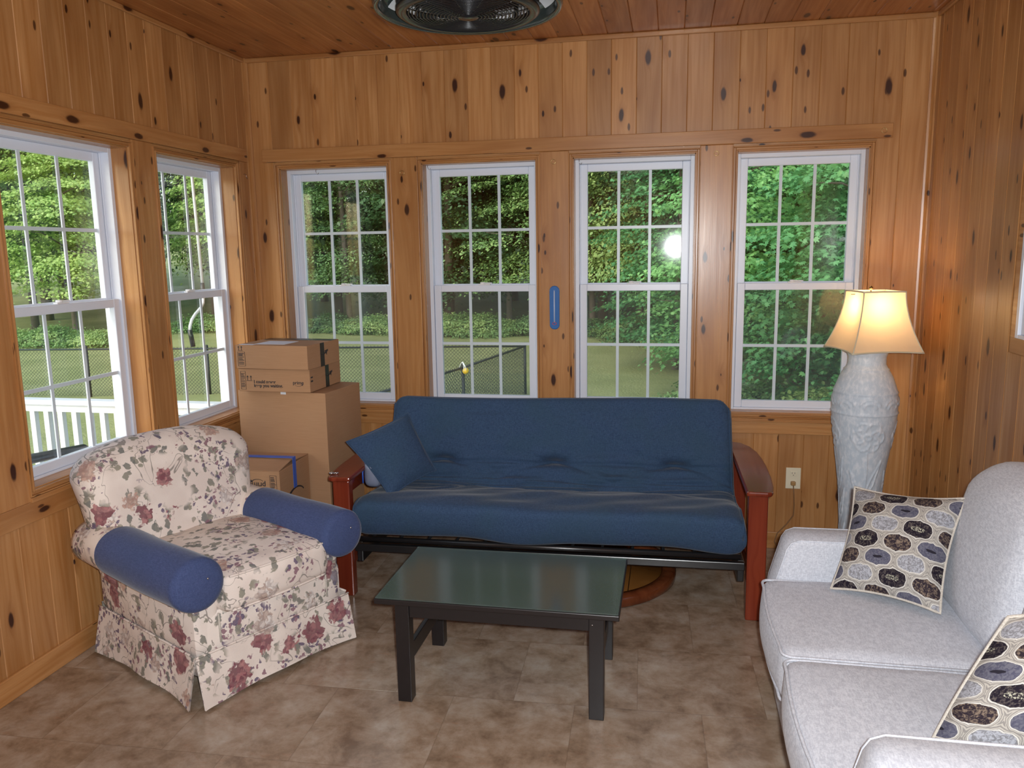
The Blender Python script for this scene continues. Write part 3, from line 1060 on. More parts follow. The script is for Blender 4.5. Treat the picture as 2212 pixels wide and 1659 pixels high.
def fu_arm(sgn):
    # local coordinates relative to the futon centre; inner edge at +-.925
    xi = .925
    root = MB()
    pts = [(0, -.47), (.075, -.475), (.095, -.465), (.103, -.44), (.115, -.36), (.126, -.20), (.130, -.02), (.128, .12), (.118, .26), (.095, .38), (.06, .45), (.02, .475), (-.012, .475), (-.012, -.47)]
    P = [(sgn * (xi + a), b) for a, b in pts]
    if sgn < 0: P = P[::-1]
    root.prism(P, .585, .607, 2)
    top = root.build('armrest', M['cherry'], fu, bevel=.007)
    MB().box((sgn * (xi + .0), -.448, 0), (sgn * (xi + .083), -.395, .585), 2).build('front_leg', M['cherry'], fu, bevel=.006)
    MB().box((sgn * (xi + .0), .39, 0), (sgn * (xi + .083), .44, .585), 2).build('back_leg', M['cherry'], fu, bevel=.006)
    MB().box((sgn * (xi + .03), -.395, .50), (sgn * (xi + .05), .39, .585), 1).build('side_rail', M['cherry'], fu, bevel=.003)
    MB().box((sgn * (xi + .03), -.395, .13), (sgn * (xi + .05), .39, .20), 1).build('side_rail', M['cherry'], fu, bevel=.003)


fu_arm(1); fu_arm(-1)
fr = MB()
fr.box((-.92, -.425, .225), (.92, -.395, .262)).box((-.92, .36, .225), (.92, .39, .262))
fr.box((-.92, -.395, .16), (-.89, .36, .262)).box((.89, -.395, .16), (.92, .36, .262))
fr.build('base_rail', M['black'], fu, bevel=.004)
MB().tube([(-.9, -.41, .285), (.9, -.41, .285)], .014, 10).build('front_tube', M['black'], fu)
sl = MB()
for i in range(13):
    x_ = -.84 + 1.68 * i / 12
    sl.tube([(x_, -.40, .285), (x_, .10, .27), (x_, .14, .30), (x_, .30, .84)], .007, 6)
sl.tube([(-.87, .30, .85), (.87, .30, .85)], .012, 8).tube([(-.87, .12, .28), (.87, .12, .28)], .012, 8)
tag(sl.build('slat_deck', M['black'], fu), 'black tube slats')

# mattress: a thick sheet folded into seat and back
PATH = [(-.455, .385), (-.38, .400), (-.22, .395), (-.08, .375), (.02, .375), (.085, .415), (.135, .50), (.175, .62), (.235, .81), (.256, .868)]


def path_at(s):
    P = [Vector(p) for p in PATH]
    L = [0]
    for a, b in zip(P[:-1], P[1:]): L.append(L[-1] + (b - a).length)
    d = s * L[-1]
    for i in range(len(P) - 1):
        if d <= L[i + 1] + 1e-9:
            f = (d - L[i]) / (L[i + 1] - L[i])
            p0 = P[max(i - 1, 0)]; p1 = P[i]; p2 = P[i + 1]; p3 = P[min(i + 2, len(P) - 1)]
            q = .5 * ((2 * p1) + (p2 - p0) * f + (2 * p0 - 5 * p1 + 4 * p2 - p3) * f * f + (3 * p1 - p0 - 3 * p2 + p3) * f ** 3)
            return q
    return P[-1]


def smn(x, y, seed=0):
    return (sin(x * 7.1 + seed) * cos(y * 9.3 + 1.3 * seed) + .5 * sin(x * 17.3 + y * 11.7 + seed * 2.1) + .3 * sin(x * 31 - y * 23 + seed)) / 1.8


TUFT = [(x_, .685) for x_ in (-.60, 0.0, .62)] + [(x_, .40) for x_ in (-.30, .33)]


def matt(u, v):
    """u around thickness loop, v across width"""
    x = -.912 + 1.824 * v
    ee = min(v, 1 - v)
    # seat is wider than back: shrink the back
    if u < .5:
        s = u * 2; side = 1
    else:
        s = (1 - u) * 2; side = -1
    ss = max(0, min(1, s))
    q = path_at(ss); q2 = path_at(min(1, ss + .01)); q1 = path_at(max(0, ss - .01))
    t_ = (q2 - q1).normalized()
    nrm = Vector((-t_.y, t_.x))          # towards the sitter
    endt = min(ss, 1 - ss)
    th = .092
    edge = min(1, endt / .045); thk = th * sqrt(max(0, 1 - (1 - edge) ** 2))
    sid = min(1, ee / .045); thk *= (.55 + .45 * sqrt(max(0, 1 - (1 - sid) ** 2))) if ee > 0 else .55
    wfac = 1 - .022 * max(0, (ss - .45)) / .55
    x *= wfac
    off = thk
    if side > 0:
        d = 0
        for tx, ts in TUFT:
            r2 = ((x - tx) / .07) ** 2 + ((ss - ts) / .028) ** 2
            d += .040 * math.exp(-r2)
            # radiating pull lines along x
            dx_ = abs(x - tx)
            for kk, (sl_, am_) in enumerate(((-.02, .026), (-.09, .020), (.05, .014), (-.15, .018))):
                d += am_ * math.exp(-((ss - ts - sl_ * min(dx_, .35) / .35 * 1.0 + .008 * sin(dx_ * 14 + kk)) / .010) ** 2) * math.exp(-dx_ / .26)
        # creases where the back meets the seat
        w_ = math.exp(-((ss - .56) / .085) ** 2)
        d += w_ * (.007 * sin(ss * 120 + 3.0 * sin(x * 3.3) + x * 1.7) * (.5 + .5 * sin(x * 5.1 + ss * 20)) + .014 * smn(x * .6, ss * 5, 3))
        d -= .012 * smn(x * .5, ss * 2.2, 1)
        off -= d
    else:
        off = thk * (1 + .0)
    # gentle waviness of the front lower edge
    p = q + nrm * (off * side)
    z = p.y
    if ss < .08:
        z += (.018 * sin(x * 6.5 - 1.2) + .008 * sin(x * 13)) * (1 - ss / .08) * (1 if side < 0 else .2)
    if ss > .9:
        cr = max(0, abs(x) / (.912 * wfac) - .93) / .07
        z -= .05 * cr * cr * (ss - .9) / .1
        z += .008 * sin(x * 3.2)
    return (x, p.x, z)


mt = MB()
mt.grid(matt, 200, 150, cu=True, flip=True)
nU = 200
# close the two sides
base = len(mt.v)
for v_, rev in ((0, False), (1, True)):
    ring = [Vector(matt(i / nU, v_)) for i in range(nU)]
    V = []; F = []
    half = nU // 2
    for i in range(half + 1):
        V.append(ring[i % nU]); V.append(ring[(nU - i) % nU])
    bulge = -.010 if v_ == 0 else .010
    VV = []
    for i in range(half + 1):
        a_, b_ = V[2 * i], V[2 * i + 1]
        for k in range(7):
            f = k / 6
            p = a_.lerp(b_, f)
            p.x += bulge * (4 * f * (1 - f)) ** .5
            VV.append(p)
    for i in range(half):
        for k in range(6):
            q = (i * 7 + k, (i + 1) * 7 + k, (i + 1) * 7 + k + 1, i * 7 + k + 1)
            F.append(q if not rev else q[::-1])
    mt.add(VV, F, None, True)
mattress = mt.build('mattress', M['denim'], fu, merge=True)
pp = MB()
for v_ in (.004, .996):
    pp.tube([matt(i / 400, v_) for i in range(0, 196, 2)], .0045, 6)
pp.tube([matt(.4985, i / 80) for i in range(81)], .0045, 6)
pp.build('piping', M['denim'], mattress)


def pillow(name, label, corners, thick, mat, welt, cat='pillow', n=26, pull=.06, uvrot=False, upull=None):
    """corners BL, BR, TR, TL in world space"""
    C_ = [Vector(c) for c in corners]
    ctr = sum(C_, Vector()) / 4
    nrm = (C_[1] - C_[0]).cross(C_[3] - C_[0]).normalized()
    root = thing(name, label, cat, ctr)
    def P(u, v, s):
        # edges pulled inward between the corners
        a = u * 2 - 1; b = v * 2 - 1
        uu_ = a * (1 - pull * (1 - b * b) * abs(a) ** 1.5)
        vv_ = b * (1 - pull * (1 - a * a) * abs(b) ** 1.5)
        u2, v2 = (uu_ + 1) / 2, (vv_ + 1) / 2
        p = C_[0].lerp(C_[1], u2).lerp(C_[3].lerp(C_[2], u2), v2) - ctr
        h = max(0, (1 - abs(a) ** 2.6) * (1 - abs(b) ** 2.6)) ** .62
        h *= 1 - .10 * smn(u * .5, v * .5, 2)
        return p + nrm * (h * thick / 2 * s)
    bm_ = MB()
    bm_.grid(lambda u, v: P(u, v, 1), n, n)
    bm_.grid(lambda u, v: P(u, v, -1), n, n, flip=True)
    body = bm_.build('body', mat, root)
    e = [(i / n, 0) for i in range(n)] + [(1, i / n) for i in range(n)] + [(1 - i / n, 1) for i in range(n)] + [(0, 1 - i / n) for i in range(n)]
    MB().tube([P(u, v, 0) for u, v in e], .0045, 6, closed=True).build('welt', welt, root)
    return root


pillow('throw_pillow', 'plain blue throw pillow leaning on the left side of the futon', [(1.105, -.86, .475), (1.262, -.60, .545), (1.113, -.57, .835), (.845, -.76, .72)], .13, M['denim'], M['denim'])

# small things by the left futon arm
kc = thing('metal_trinket', 'small shiny metal trinket lying on the left wooden futon arm', 'trinket', (.868, -.955, .6125))
MB().tube([(.012 * cos(q), .009 * sin(q), .0) for q in [2 * pi * i / 16 for i in range(16)]], .0022, 6, closed=True).build('ring', M['steel'], kc)
MB().lathe([(0, -.002), (.011, -.002), (.012, .003), (.006, .006), (0, .006)], 16, (-.02, -.006)).build('tag', M['steel'], kc)
bn = thing('storage_bag', 'clear storage bag with a blue edge between futon arm and pillow', 'bag', (.985, -.70, .497))
q_ = MB(); q_.roundbox(.085, .20, .13, .03, (.01, .01, .01), 8, (0, 0, .065))
q_.build('bag_body', simple('cloudy_plastic', (.20, .23, .32), .25), bn)
MB().tube([(-.048, -.09, .02), (-.05, -.085, .075), (-.05, -.03, .125), (-.048, .04, .135)], .004, 6).build('blue_edge', M['bluetape'], bn)

# ------------------------------------------------------------------ coffee table
ct = thing('coffee_table', 'black rectangular coffee table with a glass top in front of the futon', 'table', (0, 0, 0))
X0, X1, Y0, Y1 = 1.398, 2.288, -1.868, -1.345
MB().box((X0, Y0, .395), (X1, Y1, .415), 0).build('tabletop', M['blackpaint'], ct, bevel=.003)
MB().box((X0 + .004, Y0 + .004, .4155), (X1 - .004, Y1 - .004, .4205)).build('glass_top', M['tableglass'], ct, bevel=.001)
for lx in (1.466, 2.180):
    for ly in (-1.838, -1.402):
        MB().box((lx, ly, 0), (lx + .053, ly + .05, .395), 2).build('leg', M['blackpaint'], ct, bevel=.002)
MB().box((1.519, -1.832, .335), (2.180, -1.814, .395), 0).build('apron', M['blackpaint'], ct, bevel=.002)
MB().box((1.519, -1.372, .335), (2.180, -1.356, .395), 0).build('apron', M['blackpaint'], ct, bevel=.002)
for lx in (1.484, 2.198):
    MB().box((lx, -1.788, .335), (lx + .018, -1.402, .395), 1).build('apron', M['blackpaint'], ct, bevel=.002)
    MB().box((lx, -1.788, .13), (lx + .018, -1.402, .195), 1).build('stretcher', M['blackpaint'], ct, bevel=.002)
MB().lathe([(0, .0), (.003, .0), (.003, .002), (0, .0025)], 10).build('screw', M['steel'], ct)
_s = bpy.data.objects['screw']
_s.rotation_euler = (pi / 2, 0, 0); _s.location = (2.192, -1.838, .362)

# round wooden tray table base on the floor under the futon
rt_ = thing('round_table', 'round low brown wooden table with inset top partly under the futon', 'table', (2.035, -.52, 0))
MB().lathe([(.385, .012), (.385, .045), (.395, .058), (.425, .062), (.448, .055), (.458, .038), (.455, .012), (.44, .0), (.40, 0), (.385, .012)], 72).build('rim', M['brownwood'], rt_)
MB().lathe([(0, .0), (.384, .0), (.384, .030), (0, .030)], 48).build('inset_top', simple('amber_board', hexc(120, 78, 36), .15, noise=.15, scale=6), rt_)
MB().box((.226, -.30, .0302), (.230, .30, .0315)).build('brass_strip', M['brass'], rt_)

# ------------------------------------------------------------------ floral armchair
ac = thing('floral_armchair', 'cream floral slipcovered armchair by the left windows', 'armchair', (.577, -1.519, 0), radians(62.8))
# local: x sideways, -y forwards
bd = MB()
def body_fn(p):
    p = Vector(p)
    # flare to the skirt line
    return p
bd.roundbox(.68, .74, .26, .03, (.0, .01, 0), 10, (0, -.0, .22))
bd.build('seat_base', M['floral'], ac)
# front panel line piping
for x_ in (-.25, .25):
    MB().tube([(x_, -.376, .335), (x_, -.380, .22)], .004, 6).build('front_piping', M['pipe_l'], ac)


# skirt with slits at the corners
def skirt(p0, p1, out, wav, name='skirt'):
    P0, P1 = Vector((*p0, 0)), Vector((*p1, 0))
    O = Vector((*out, 0))
    mbs = MB()
    def fn(side):
        def g_(u, v):
            z = .20 - .185 * v
            fl_ = .024 * v
            w_ = wav * v * sin(u * 13 + 1) * .35
            ends = (abs(u - .5) * 2) ** 8 * .010 * v
            p = P0.lerp(P1, u) + O * (.012 + fl_ + w_ + ends + side)
            p.z = z - .006 * v * sin(u * 9) - (abs(u - .5) * 2) ** 10 * .006 * v
            return p
        return g_
    mbs.grid(fn(0), 40, 6)
    mbs.grid(fn(-.005), 40, 6, flip=True)
    o = mbs.build(name, M['floral'], ac)
    MB().tube([P0.lerp(P1, i / 20) + O * .013 + Vector((0, 0, .203)) for i in range(21)], .0045, 6).build('skirt_welt', M['floral'], o)
    return o


skirt((-.362, -.378), (.355, -.378), (0, -1), .02)
skirt((-.348, .365), (-.348, -.380), (-1, 0), .02)
skirt((.348, -.365), (.348, .365), (1, 0), .02)
skirt((.34, .375), (-.34, .375), (0, 1), .01)
AX = {-1: -.350, 1: .312}
# side panels of the arms under the rolls
for s in (-1, 1):
    ar = MB()
    ar.roundbox(.115, .74, .30, .03, (.008, 0, 0), 8, (s * .295 if s < 0 else .275, 0.0, .33))
    # roll
    def roll(u, v, s=s):
        a = 2 * pi * u
        y = -.40 + .80 * v
        e = min(v, 1 - v)
        k_ = min(1, e / .04)
        r = .093 * sqrt(max(0, 1 - (1 - k_) ** 2)) ** .5 if e < .04 else .093
        r *= 1 + .03 * sin(v * 7 + a)
        return (AX[s] + r * cos(a) * 1.05, y, .49 + r * sin(a))
    ar.grid(roll, 32, 28, cu=True)
    arm = ar.build('arm', M['floral'], ac)
    # front scroll face piping
    MB().tube([(AX[s] + .082 * cos(a), -.402, .49 + .082 * sin(a)) for a in [2 * pi * i / 28 for i in range(28)]], .004, 6, closed=True).build('scroll_piping', M['floral'], arm)
    cv = MB()
    def cover(u, v, s=s):
        a = 2 * pi * u
        t_ = v
        y = .145 - .615 * t_
        r = .101
        if t_ > .90:
            k_ = (t_ - .90) / .10
            r = .101 * max(0, 1 - k_ ** 3.2) ** .6
            y = .145 - .615 * .90 - .036 * sin(k_ * pi / 2)
        r *= 1 + .012 * sin(3 * a + 5 * t_) + .010 * sin(9 * t_ + a)
        if t_ < .03: r *= .985
        return (AX[s] + 1.04 * r * cos(a), y, .492 + r * sin(a) * 1.0)
    cv.grid(cover, 44, 40, cu=True, flip=True)
    cvo = cv.build('arm_cover', M['cover'], ac)
    tag(cvo, 'blue cloth arm cover')
    MB().lathe([(0, 0), (.004, .0), (.004, .002), (0, .003)], 8).build('pin', M['steel'], cvo)
    pn = [o for o in cvo.children][-1]
    pn.rotation_euler = (pi / 2, 0, 0); pn.location = (AX[s] + .028, -.448, .515)
# back: thick padded, rounded top that rolls outwards at the ends
bk = MB()
def back_fn(p):
    x, y, z = p
    zz = (z + .30) / .60
    w = 1 + .22 * max(0, zz - .25)
    nx = x * w
    z2 = z
    if zz > .6:
        z2 = z - .055 * (abs(x) / .34) ** 2.5 * (zz - .6) / .4
    y2 = y + .09 * zz + .02 * zz * zz
    return (nx, y2, z2)
bk.roundbox(.70, .20, .58, .095, (0, .02, .025), 16, (-.034, .245, .592), back_fn)
bk.build('backrest', M['floral'], ac)
# slightly proud inner back pad
sc_ = MB()
def seat_fn(p):
    x, y, z = p
    z2 = z
    y2 = y - .02 * (1 - (x / .27) ** 2) if y < 0 else y
    return (x, y2, z2 + .006 * smn(x * 1.4, y * 1.4, 4))
sc_.roundbox(.495, .62, .155, .035, (.004, .01, .022), 14, (0, -.105, .412), seat_fn)
seat = sc_.build('seat_cushion', M['floral'], ac)
w_ = MB()
for zz in (.480, .345):
    w_.tube([(x_, -.413 - .02 * (1 - (x_ / .27) ** 2), zz) for x_ in [-.22 + .44 * i / 20 for i in range(21)]], .0045, 6)
w_.build('cushion_welt', M['floral'], seat)

# ------------------------------------------------------------------ cardboard boxes
def text_mesh(body, size, name, mat, parent, mat4, bold=0.0):
    cu = bpy.data.curves.new(name, 'FONT')
    cu.body = body
    cu.size = size
    cu.extrude = .0002
    cu.offset = bold
    cu.space_line = .85
    to = bpy.data.objects.new(name, cu)
    me = bpy.data.meshes.new_from_object(to)
    bpy.data.objects.remove(to)
    bpy.data.curves.remove(cu)
    me.materials.append(mat)
    o = bpy.data.objects.new(name, me)
    COL.objects.link(o)
    o.parent = parent
    o.matrix_local = mat4
    return o


def front_m(x, z, y=-.0012, rot=0):
    return Matrix.Translation((x, y, z)) @ Matrix.Rotation(rot, 4, 'Y') @ Matrix.Rotation(pi / 2, 4, 'X')


def smile(r, w, x, z, y, axis='front', flip=1, rot=0):
    """curved arrow mark"""
    mbx = MB()
    top = []; bot = []
    for i in range(15):
        a = radians(-150 + 120 * i / 14)
        wd = w * (.35 + .65 * i / 14)
        top.append(((r + wd / 2) * cos(a), (r + wd / 2) * sin(a) * .62))
        bot.append(((r - wd / 2) * cos(a), (r - wd / 2) * sin(a) * .62))
    pts = top + bot[::-1]
    e = top[-1]
    head = [(e[0] - w * 1.2, e[1] + w * .9), (e[0] + w * 1.3, e[1] + w * 1.2), (e[0] + w * .7, e[1] - w * 1.3)]
    for P_ in (pts, head):
        Q = []
        for a, b in P_:
            a, b = a * cos(rot) - b * sin(rot) * flip, a * sin(rot) + b * cos(rot) * flip
            Q.append((x + a, z + b))
        if axis == 'front':
            mbx.prism(Q, y - .0006, y, axis=1)
        else:
            mbx.prism(Q, y, y + .0006, axis=0)
    return mbx


def carton(name, label, FL, FR, depth, z0, z1, parts, group='cardboard boxes stacked in the corner'):
    """front-left and front-right bottom corners; local x along front, y into depth"""
    dx, dy = FR[0] - FL[0], FR[1] - FL[1]
    w = sqrt(dx * dx + dy * dy)
    t_ = thing(name, label, 'box', (FL[0], FL[1], z0), atan2(dy, dx), group)
    h = z1 - z0
    MB().box((0, 0, .0015), (w, depth, h), 0).build('carton_body', M['card'], t_, bevel=.0025)
    parts(t_, w, depth, h)
    return t_


def bars(x0, z0, w, h, y=-.0015, seed=1):
    r_ = random.Random(seed)
    q = MB()
    fr_ = .0012
    q.box((x0, y, z0), (x0 + fr_, 0, z0 + h)).box((x0 + w - fr_, y, z0), (x0 + w, 0, z0 + h)).box((x0, y, z0), (x0 + w, 0, z0 + fr_)).box((x0, y, z0 + h - fr_), (x0 + w, 0, z0 + h))
    z = z0 + h * .12
    while z < z0 + h * .9:
        t2 = r_.uniform(.001, .004)
        l = r_.uniform(.55, .85)
        q.box((x0 + w * .12, y, z), (x0 + w * (.12 + l * .9), 0, z + t2))
        z += t2 + r_.uniform(.0015, .005)
    return q


def arrows(x0, z0, s, y=-.0015):
    q = MB()
    for k_ in (0, 1):
        xx = x0 + k_ * s * .9
        q.box((xx - s * .06, y, z0), (xx + s * .06, 0, z0 + s * .9))
        q.prism([(xx - s * .28, z0 + s * .75), (xx + s * .28, z0 + s * .75), (xx, z0 + s * 1.15)], y, 0, axis=1)
    q.box((x0 - s * .3, y, z0 - s * .16), (x0 + s * 1.2, 0, z0 - s * .06))
    return q


def side_tape(t_, w, d, h, ty, seed=0):
    q = MB().box((w, ty - .022, .0), (w + .0012, ty + .022, h))
    tp = q.build('tape_strip', M['tape'], t_)
    a = smile(.034, .012, ty + .004, h * .66, w + .0014, axis='side')
    a.build('tape_arrow_print', M['ink'], t_)
    lt = smile(.018, .005, ty + .04, h * .62, w + .0014, axis='side', rot=.4)
    lt.build('arrow_print', M['ink'], t_)


def none(t_, w, d, h):
    MB().box((w * .48, .02, h), (w * .56, d - .02, h + .0006)).build('tape_strip', simple('clear_tape', (.55, .42, .30), .2), t_)
    MB().box((w * .50, -.0012, h - .014), (w * .56, 0, h + .0008)).build('tape_end', M['label'], t_)


carton('cardboard_box', 'tall plain brown cardboard box, biggest of the corner stack', (.085, -.455), (.632, -.515), .385, 0, .92, none)


def p2(t_, w, d, h):
    bars(.012, .012, .030, h - .026, seed=3).build('shipping_print', M['ink'], t_)
    arrows(.054, .064, .022).build('arrow_print', M['ink'], t_)
    text_mesh('I could never\nkeep you waiting.', .0245, 'slogan_print', M['ink'], t_, front_m(.090, .048), .0007)
    text_mesh('prime', .027, 'word_print', M['ink'], t_, front_m(.322, .046), .0004)
    smile(.024, .0035, .354, .050, -.0002).build('arrow_print', M['ink'], t_)
    side_tape(t_, w, d, h, d * .55)
    MB().box((w, .012, h * .62), (w + .0012, .035, h * .68)).box((w, .012, h * .45), (w + .0012, .035, h * .52)).build('small_print', M['ink'], t_)


carton('cardboard_box', 'flat cardboard box with printed slogan resting on the tall plain box', (.128, -.508), (.550, -.518), .385, .922, 1.048, p2)


def p3(t_, w, d, h):
    bars(.012, .015, .045, .078, seed=5).build('shipping_print', M['ink'], t_)
    arrows(.020, .102, .020).build('arrow_print', M['ink'], t_)
    MB().box((.09, .05, h), (.27, .20, h + .0012)).build('shipping_label', M['label'], t_)
    MB().box((.01, d * .74, h), (w, d * .94, h + .0016)).build('top_tape', M['tape'], t_)
    MB().box((.015, .012, h), (.10, .045, h + .0010)).build('paper_tape', M['label'], t_)
    side_tape(t_, w, d, h, d * .45)


carton('cardboard_box', 'topmost cardboard box of the stack with a white shipping label', (.128, -.522), (.560, -.552), .36, 1.050, 1.180, p3)


def p4(t_, w, d, h):
    # top flaps slightly open
    for a, b, tilt, y0_ in ((0.002, w * .52, .05, 0), (w * .50, w - .002, .02, 0)):
        pass
    f1 = MB(); f1.add([(0, 0, h + .001), (w, 0, h + .001), (w - .01, d * .48, h + .018), (.01, d * .48, h + .030), (0, 0, h + .004), (w, 0, h + .004), (w - .01, d * .48, h + .021), (.01, d * .48, h + .033)],
                      [(0, 3, 2, 1), (4, 5, 6, 7), (0, 1, 5, 4), (1, 2, 6, 5), (2, 3, 7, 6), (3, 0, 4, 7)])
    f1.build('front_flap', M['card'], t_)
    f2 = MB(); f2.add([(0, d * .52, h + .012), (w, d * .52, h + .012), (w, d, h + .001), (0, d, h + .001), (0, d * .52, h + .015), (w, d * .52, h + .015), (w, d, h + .004), (0, d, h + .004)],
                      [(0, 3, 2, 1), (4, 5, 6, 7), (0, 1, 5, 4), (1, 2, 6, 5), (2, 3, 7, 6), (3, 0, 4, 7)])
    f2.build('back_flap', M['card'], t_)
    tp = MB()
    tp.box((.02, d * .44, h + .030), (w + .001, d * .54, h + .0325)).box((w, d * .44, h - .13), (w + .002, d * .54, h + .0325))
    tp.build('blue_tape', M['bluetape'], t_)
    text_mesh('prime', .040, 'word_print', M['ink'], t_, front_m(.378, h - .058, rot=pi), .0006)
    smile(.034, .006, .334, h - .062, -.0002, rot=pi).build('arrow_print', M['ink'], t_)
    bars(.400, h - .115, .036, .095, seed=9).build('shipping_print', M['ink'], t_)
    smile(.11, .024, d * .50, h - .20, w + .0002, axis='side', rot=pi).build('large_arrow_print', M['ink'], t_)


carton('cardboard_box', 'cardboard box closed with blue tape behind the floral armchair', (.08, -.900), (.532, -.885), .36, 0, .585, p4)

# ------------------------------------------------------------------ floor lamp
LX, LY = 3.395, -.30
la = thing('floor_lamp', 'tall white carved vase floor lamp, lit, in the right corner', 'lamp', (LX, LY, 0))
prof = [(0, .0), (.120, .0), (.125, .01), (.118, .03), (.098, .05), (.090, .10), (.086, .20), (.088, .28), (.096, .40), (.104, .48), (.120, .60), (.133, .69), (.146, .78), (.152, .84), (.153, .845), (.157, .85), (.153, .856), (.152, .862), (.153, .91), (.150, .935), (.148, .945), (.151, .950), (.147, .956), (.140, .975), (.124, 1.02), (.108, 1.05), (.103, 1.055), (.104, 1.062), (.096, 1.068), (.088, 1.085), (.087, 1.12), (.096, 1.15), (.094, 1.155), (.04, 1.16), (0, 1.16)]
# resample the profile finely for the carved relief
fine = []
for (a, b), (c, d) in zip(prof[:-1], prof[1:]):
    n_ = max(1, int(sqrt((a - c) ** 2 + (b - d) ** 2) / .006))
    for i in range(n_):
        fine.append((a + (c - a) * i / n_, b + (d - b) * i / n_))
fine.append(prof[-1])


def seg_d(p, a, b):
    ax, ay = a; bx, by = b
    vx, vy = bx - ax, by - ay
    t_ = max(0, min(1, ((p[0] - ax) * vx + (p[1] - ay) * vy) / (vx * vx + vy * vy + 1e-9)))
    return sqrt((p[0] - ax - vx * t_) ** 2 + (p[1] - ay - vy * t_) ** 2)


RELIEF = []
for rep in range(4):
    o_ = rep * 1.571
    cx0 = -1.62 + o_
    fl2 = (cx0, .74)
    for k_ in range(6):      # petals of the flower
        a = 2 * pi * k_ / 6
        ring = [(fl2[0] + .32 * cos(a) + .24 * cos(b), fl2[1] + .042 * sin(a) + .034 * sin(b)) for b in [2 * pi * j / 10 for j in range(11)]]
        for p, q in zip(ring[:-1], ring[1:]):
            if (((p[0] - fl2[0]) / .32) ** 2 + ((p[1] - fl2[1]) / .042) ** 2) > .9:
                RELIEF.append((p, q))
    ring = [(fl2[0] + .12 * cos(b), fl2[1] + .015 * sin(b)) for b in [2 * pi * j / 8 for j in range(9)]]
    RELIEF += list(zip(ring[:-1], ring[1:]))
    stem = [(cx0 + .05 * sin(j), .66 - .08 * j) for j in range(8)]
    RELIEF += list(zip(stem[:-1], stem[1:]))
    for z_, s_ in ((.52, 1), (.46, -1), (.36, 1), (.28, -1), (.18, 1)):
        lf = [(cx0, z_ - .10), (cx0 + s_ * .25, z_), (cx0 + s_ * .62, z_ + .10)]
        lf2 = [(cx0, z_ - .10), (cx0 + s_ * .40, z_ - .03), (cx0 + s_ * .62, z_ + .10)]
        RELIEF += list(zip(lf[:-1], lf[1:])) + list(zip(lf2[:-1], lf2[1:]))
    for j in range(2):        # leaf scrolls on the shoulder band
        c_ = cx0 + j * .785
        sc2 = [(c_ + .30 * cos(b), .895 + .030 * sin(b)) for b in [pi * q / 8 for q in range(9)]]
        RELIEF += list(zip(sc2[:-1], sc2[1:]))
        sc2 = [(c_ + .18 * cos(b), .885 + .022 * sin(b)) for b in [pi * q / 6 for q in range(7)]]
        RELIEF += list(zip(sc2[:-1], sc2[1:]))
# relief height field on a grid
NA, NZ = 220, 260
ga = (np.arange(NA) / NA * 2 * pi)[:, None]
gz = (np.arange(NZ) / NZ * 1.0)[None, :]
Hf = np.zeros((NA, NZ))
for (a, b) in RELIEF:
    for sh in (-2 * pi, 0, 2 * pi):
        px, pz = (ga + sh - 0) * .13, gz
        ax_, az_ = a[0] * .13, a[1]; bx_, bz_ = b[0] * .13, b[1]
        vx, vz = bx_ - ax_, bz_ - az_
        t_ = np.clip(((px - ax_) * vx + (pz - az_) * vz) / (vx * vx + vz * vz + 1e-9), 0, 1)
        d_ = np.sqrt((px - ax_ - vx * t_) ** 2 + (pz - az_ - vz * t_) ** 2)
        Hf = np.maximum(Hf, np.exp(-(d_ / .0042) ** 2))


def relief(a, z):
    if z <= .03 or z >= .97: return 0
    i = int(a / (2 * pi) * NA) % NA
    j = min(NZ - 1, int(z * NZ))
    return .0042 * Hf[i, j]


def carved_white():
    t = NT('white_glazed_ceramic')
    v = t.coord()
    n = t.noise(t.map(v, (1, 1, .5)), 60, 4, .6)
    n2 = t.noise(v, 12, 3)
    c = t.mix(t.step(n, .4, .7), hexc(192, 204, 216), hexc(218, 224, 232))
    t.bump(t.m('ADD', n, n2), .35, .003)
    return t.set(c, .45, 0, .4)


vb = MB().lathe(fine, 220, (0, 0), wob=relief)
vb.build('vase_body', carved_white(), la)
MB().lathe([(0, 1.158), (.02, 1.158), (.02, 1.175), (.012, 1.18), (.012, 1.24), (.018, 1.245), (.018, 1.28), (0, 1.28)], 20).build('socket', M['brass'], la)
bt = NT('warm_bulb')
bt.set((1, .8, .5), .4, Emission_Strength=14.0)
bt.b.inputs['Emission Color'].default_value = (1, .66, .30, 1)
MB().lathe([(0, 1.28), (.012, 1.282), (.016, 1.30), (.028, 1.325), (.031, 1.345), (.026, 1.365), (.014, 1.378), (0, 1.381)], 24).build('bulb', bt.mat, la)
bl = add_light('bulb_light', 'POINT', (LX, LY, 1.36), 10, (1, .72, .42), shadow_soft_size=.034)


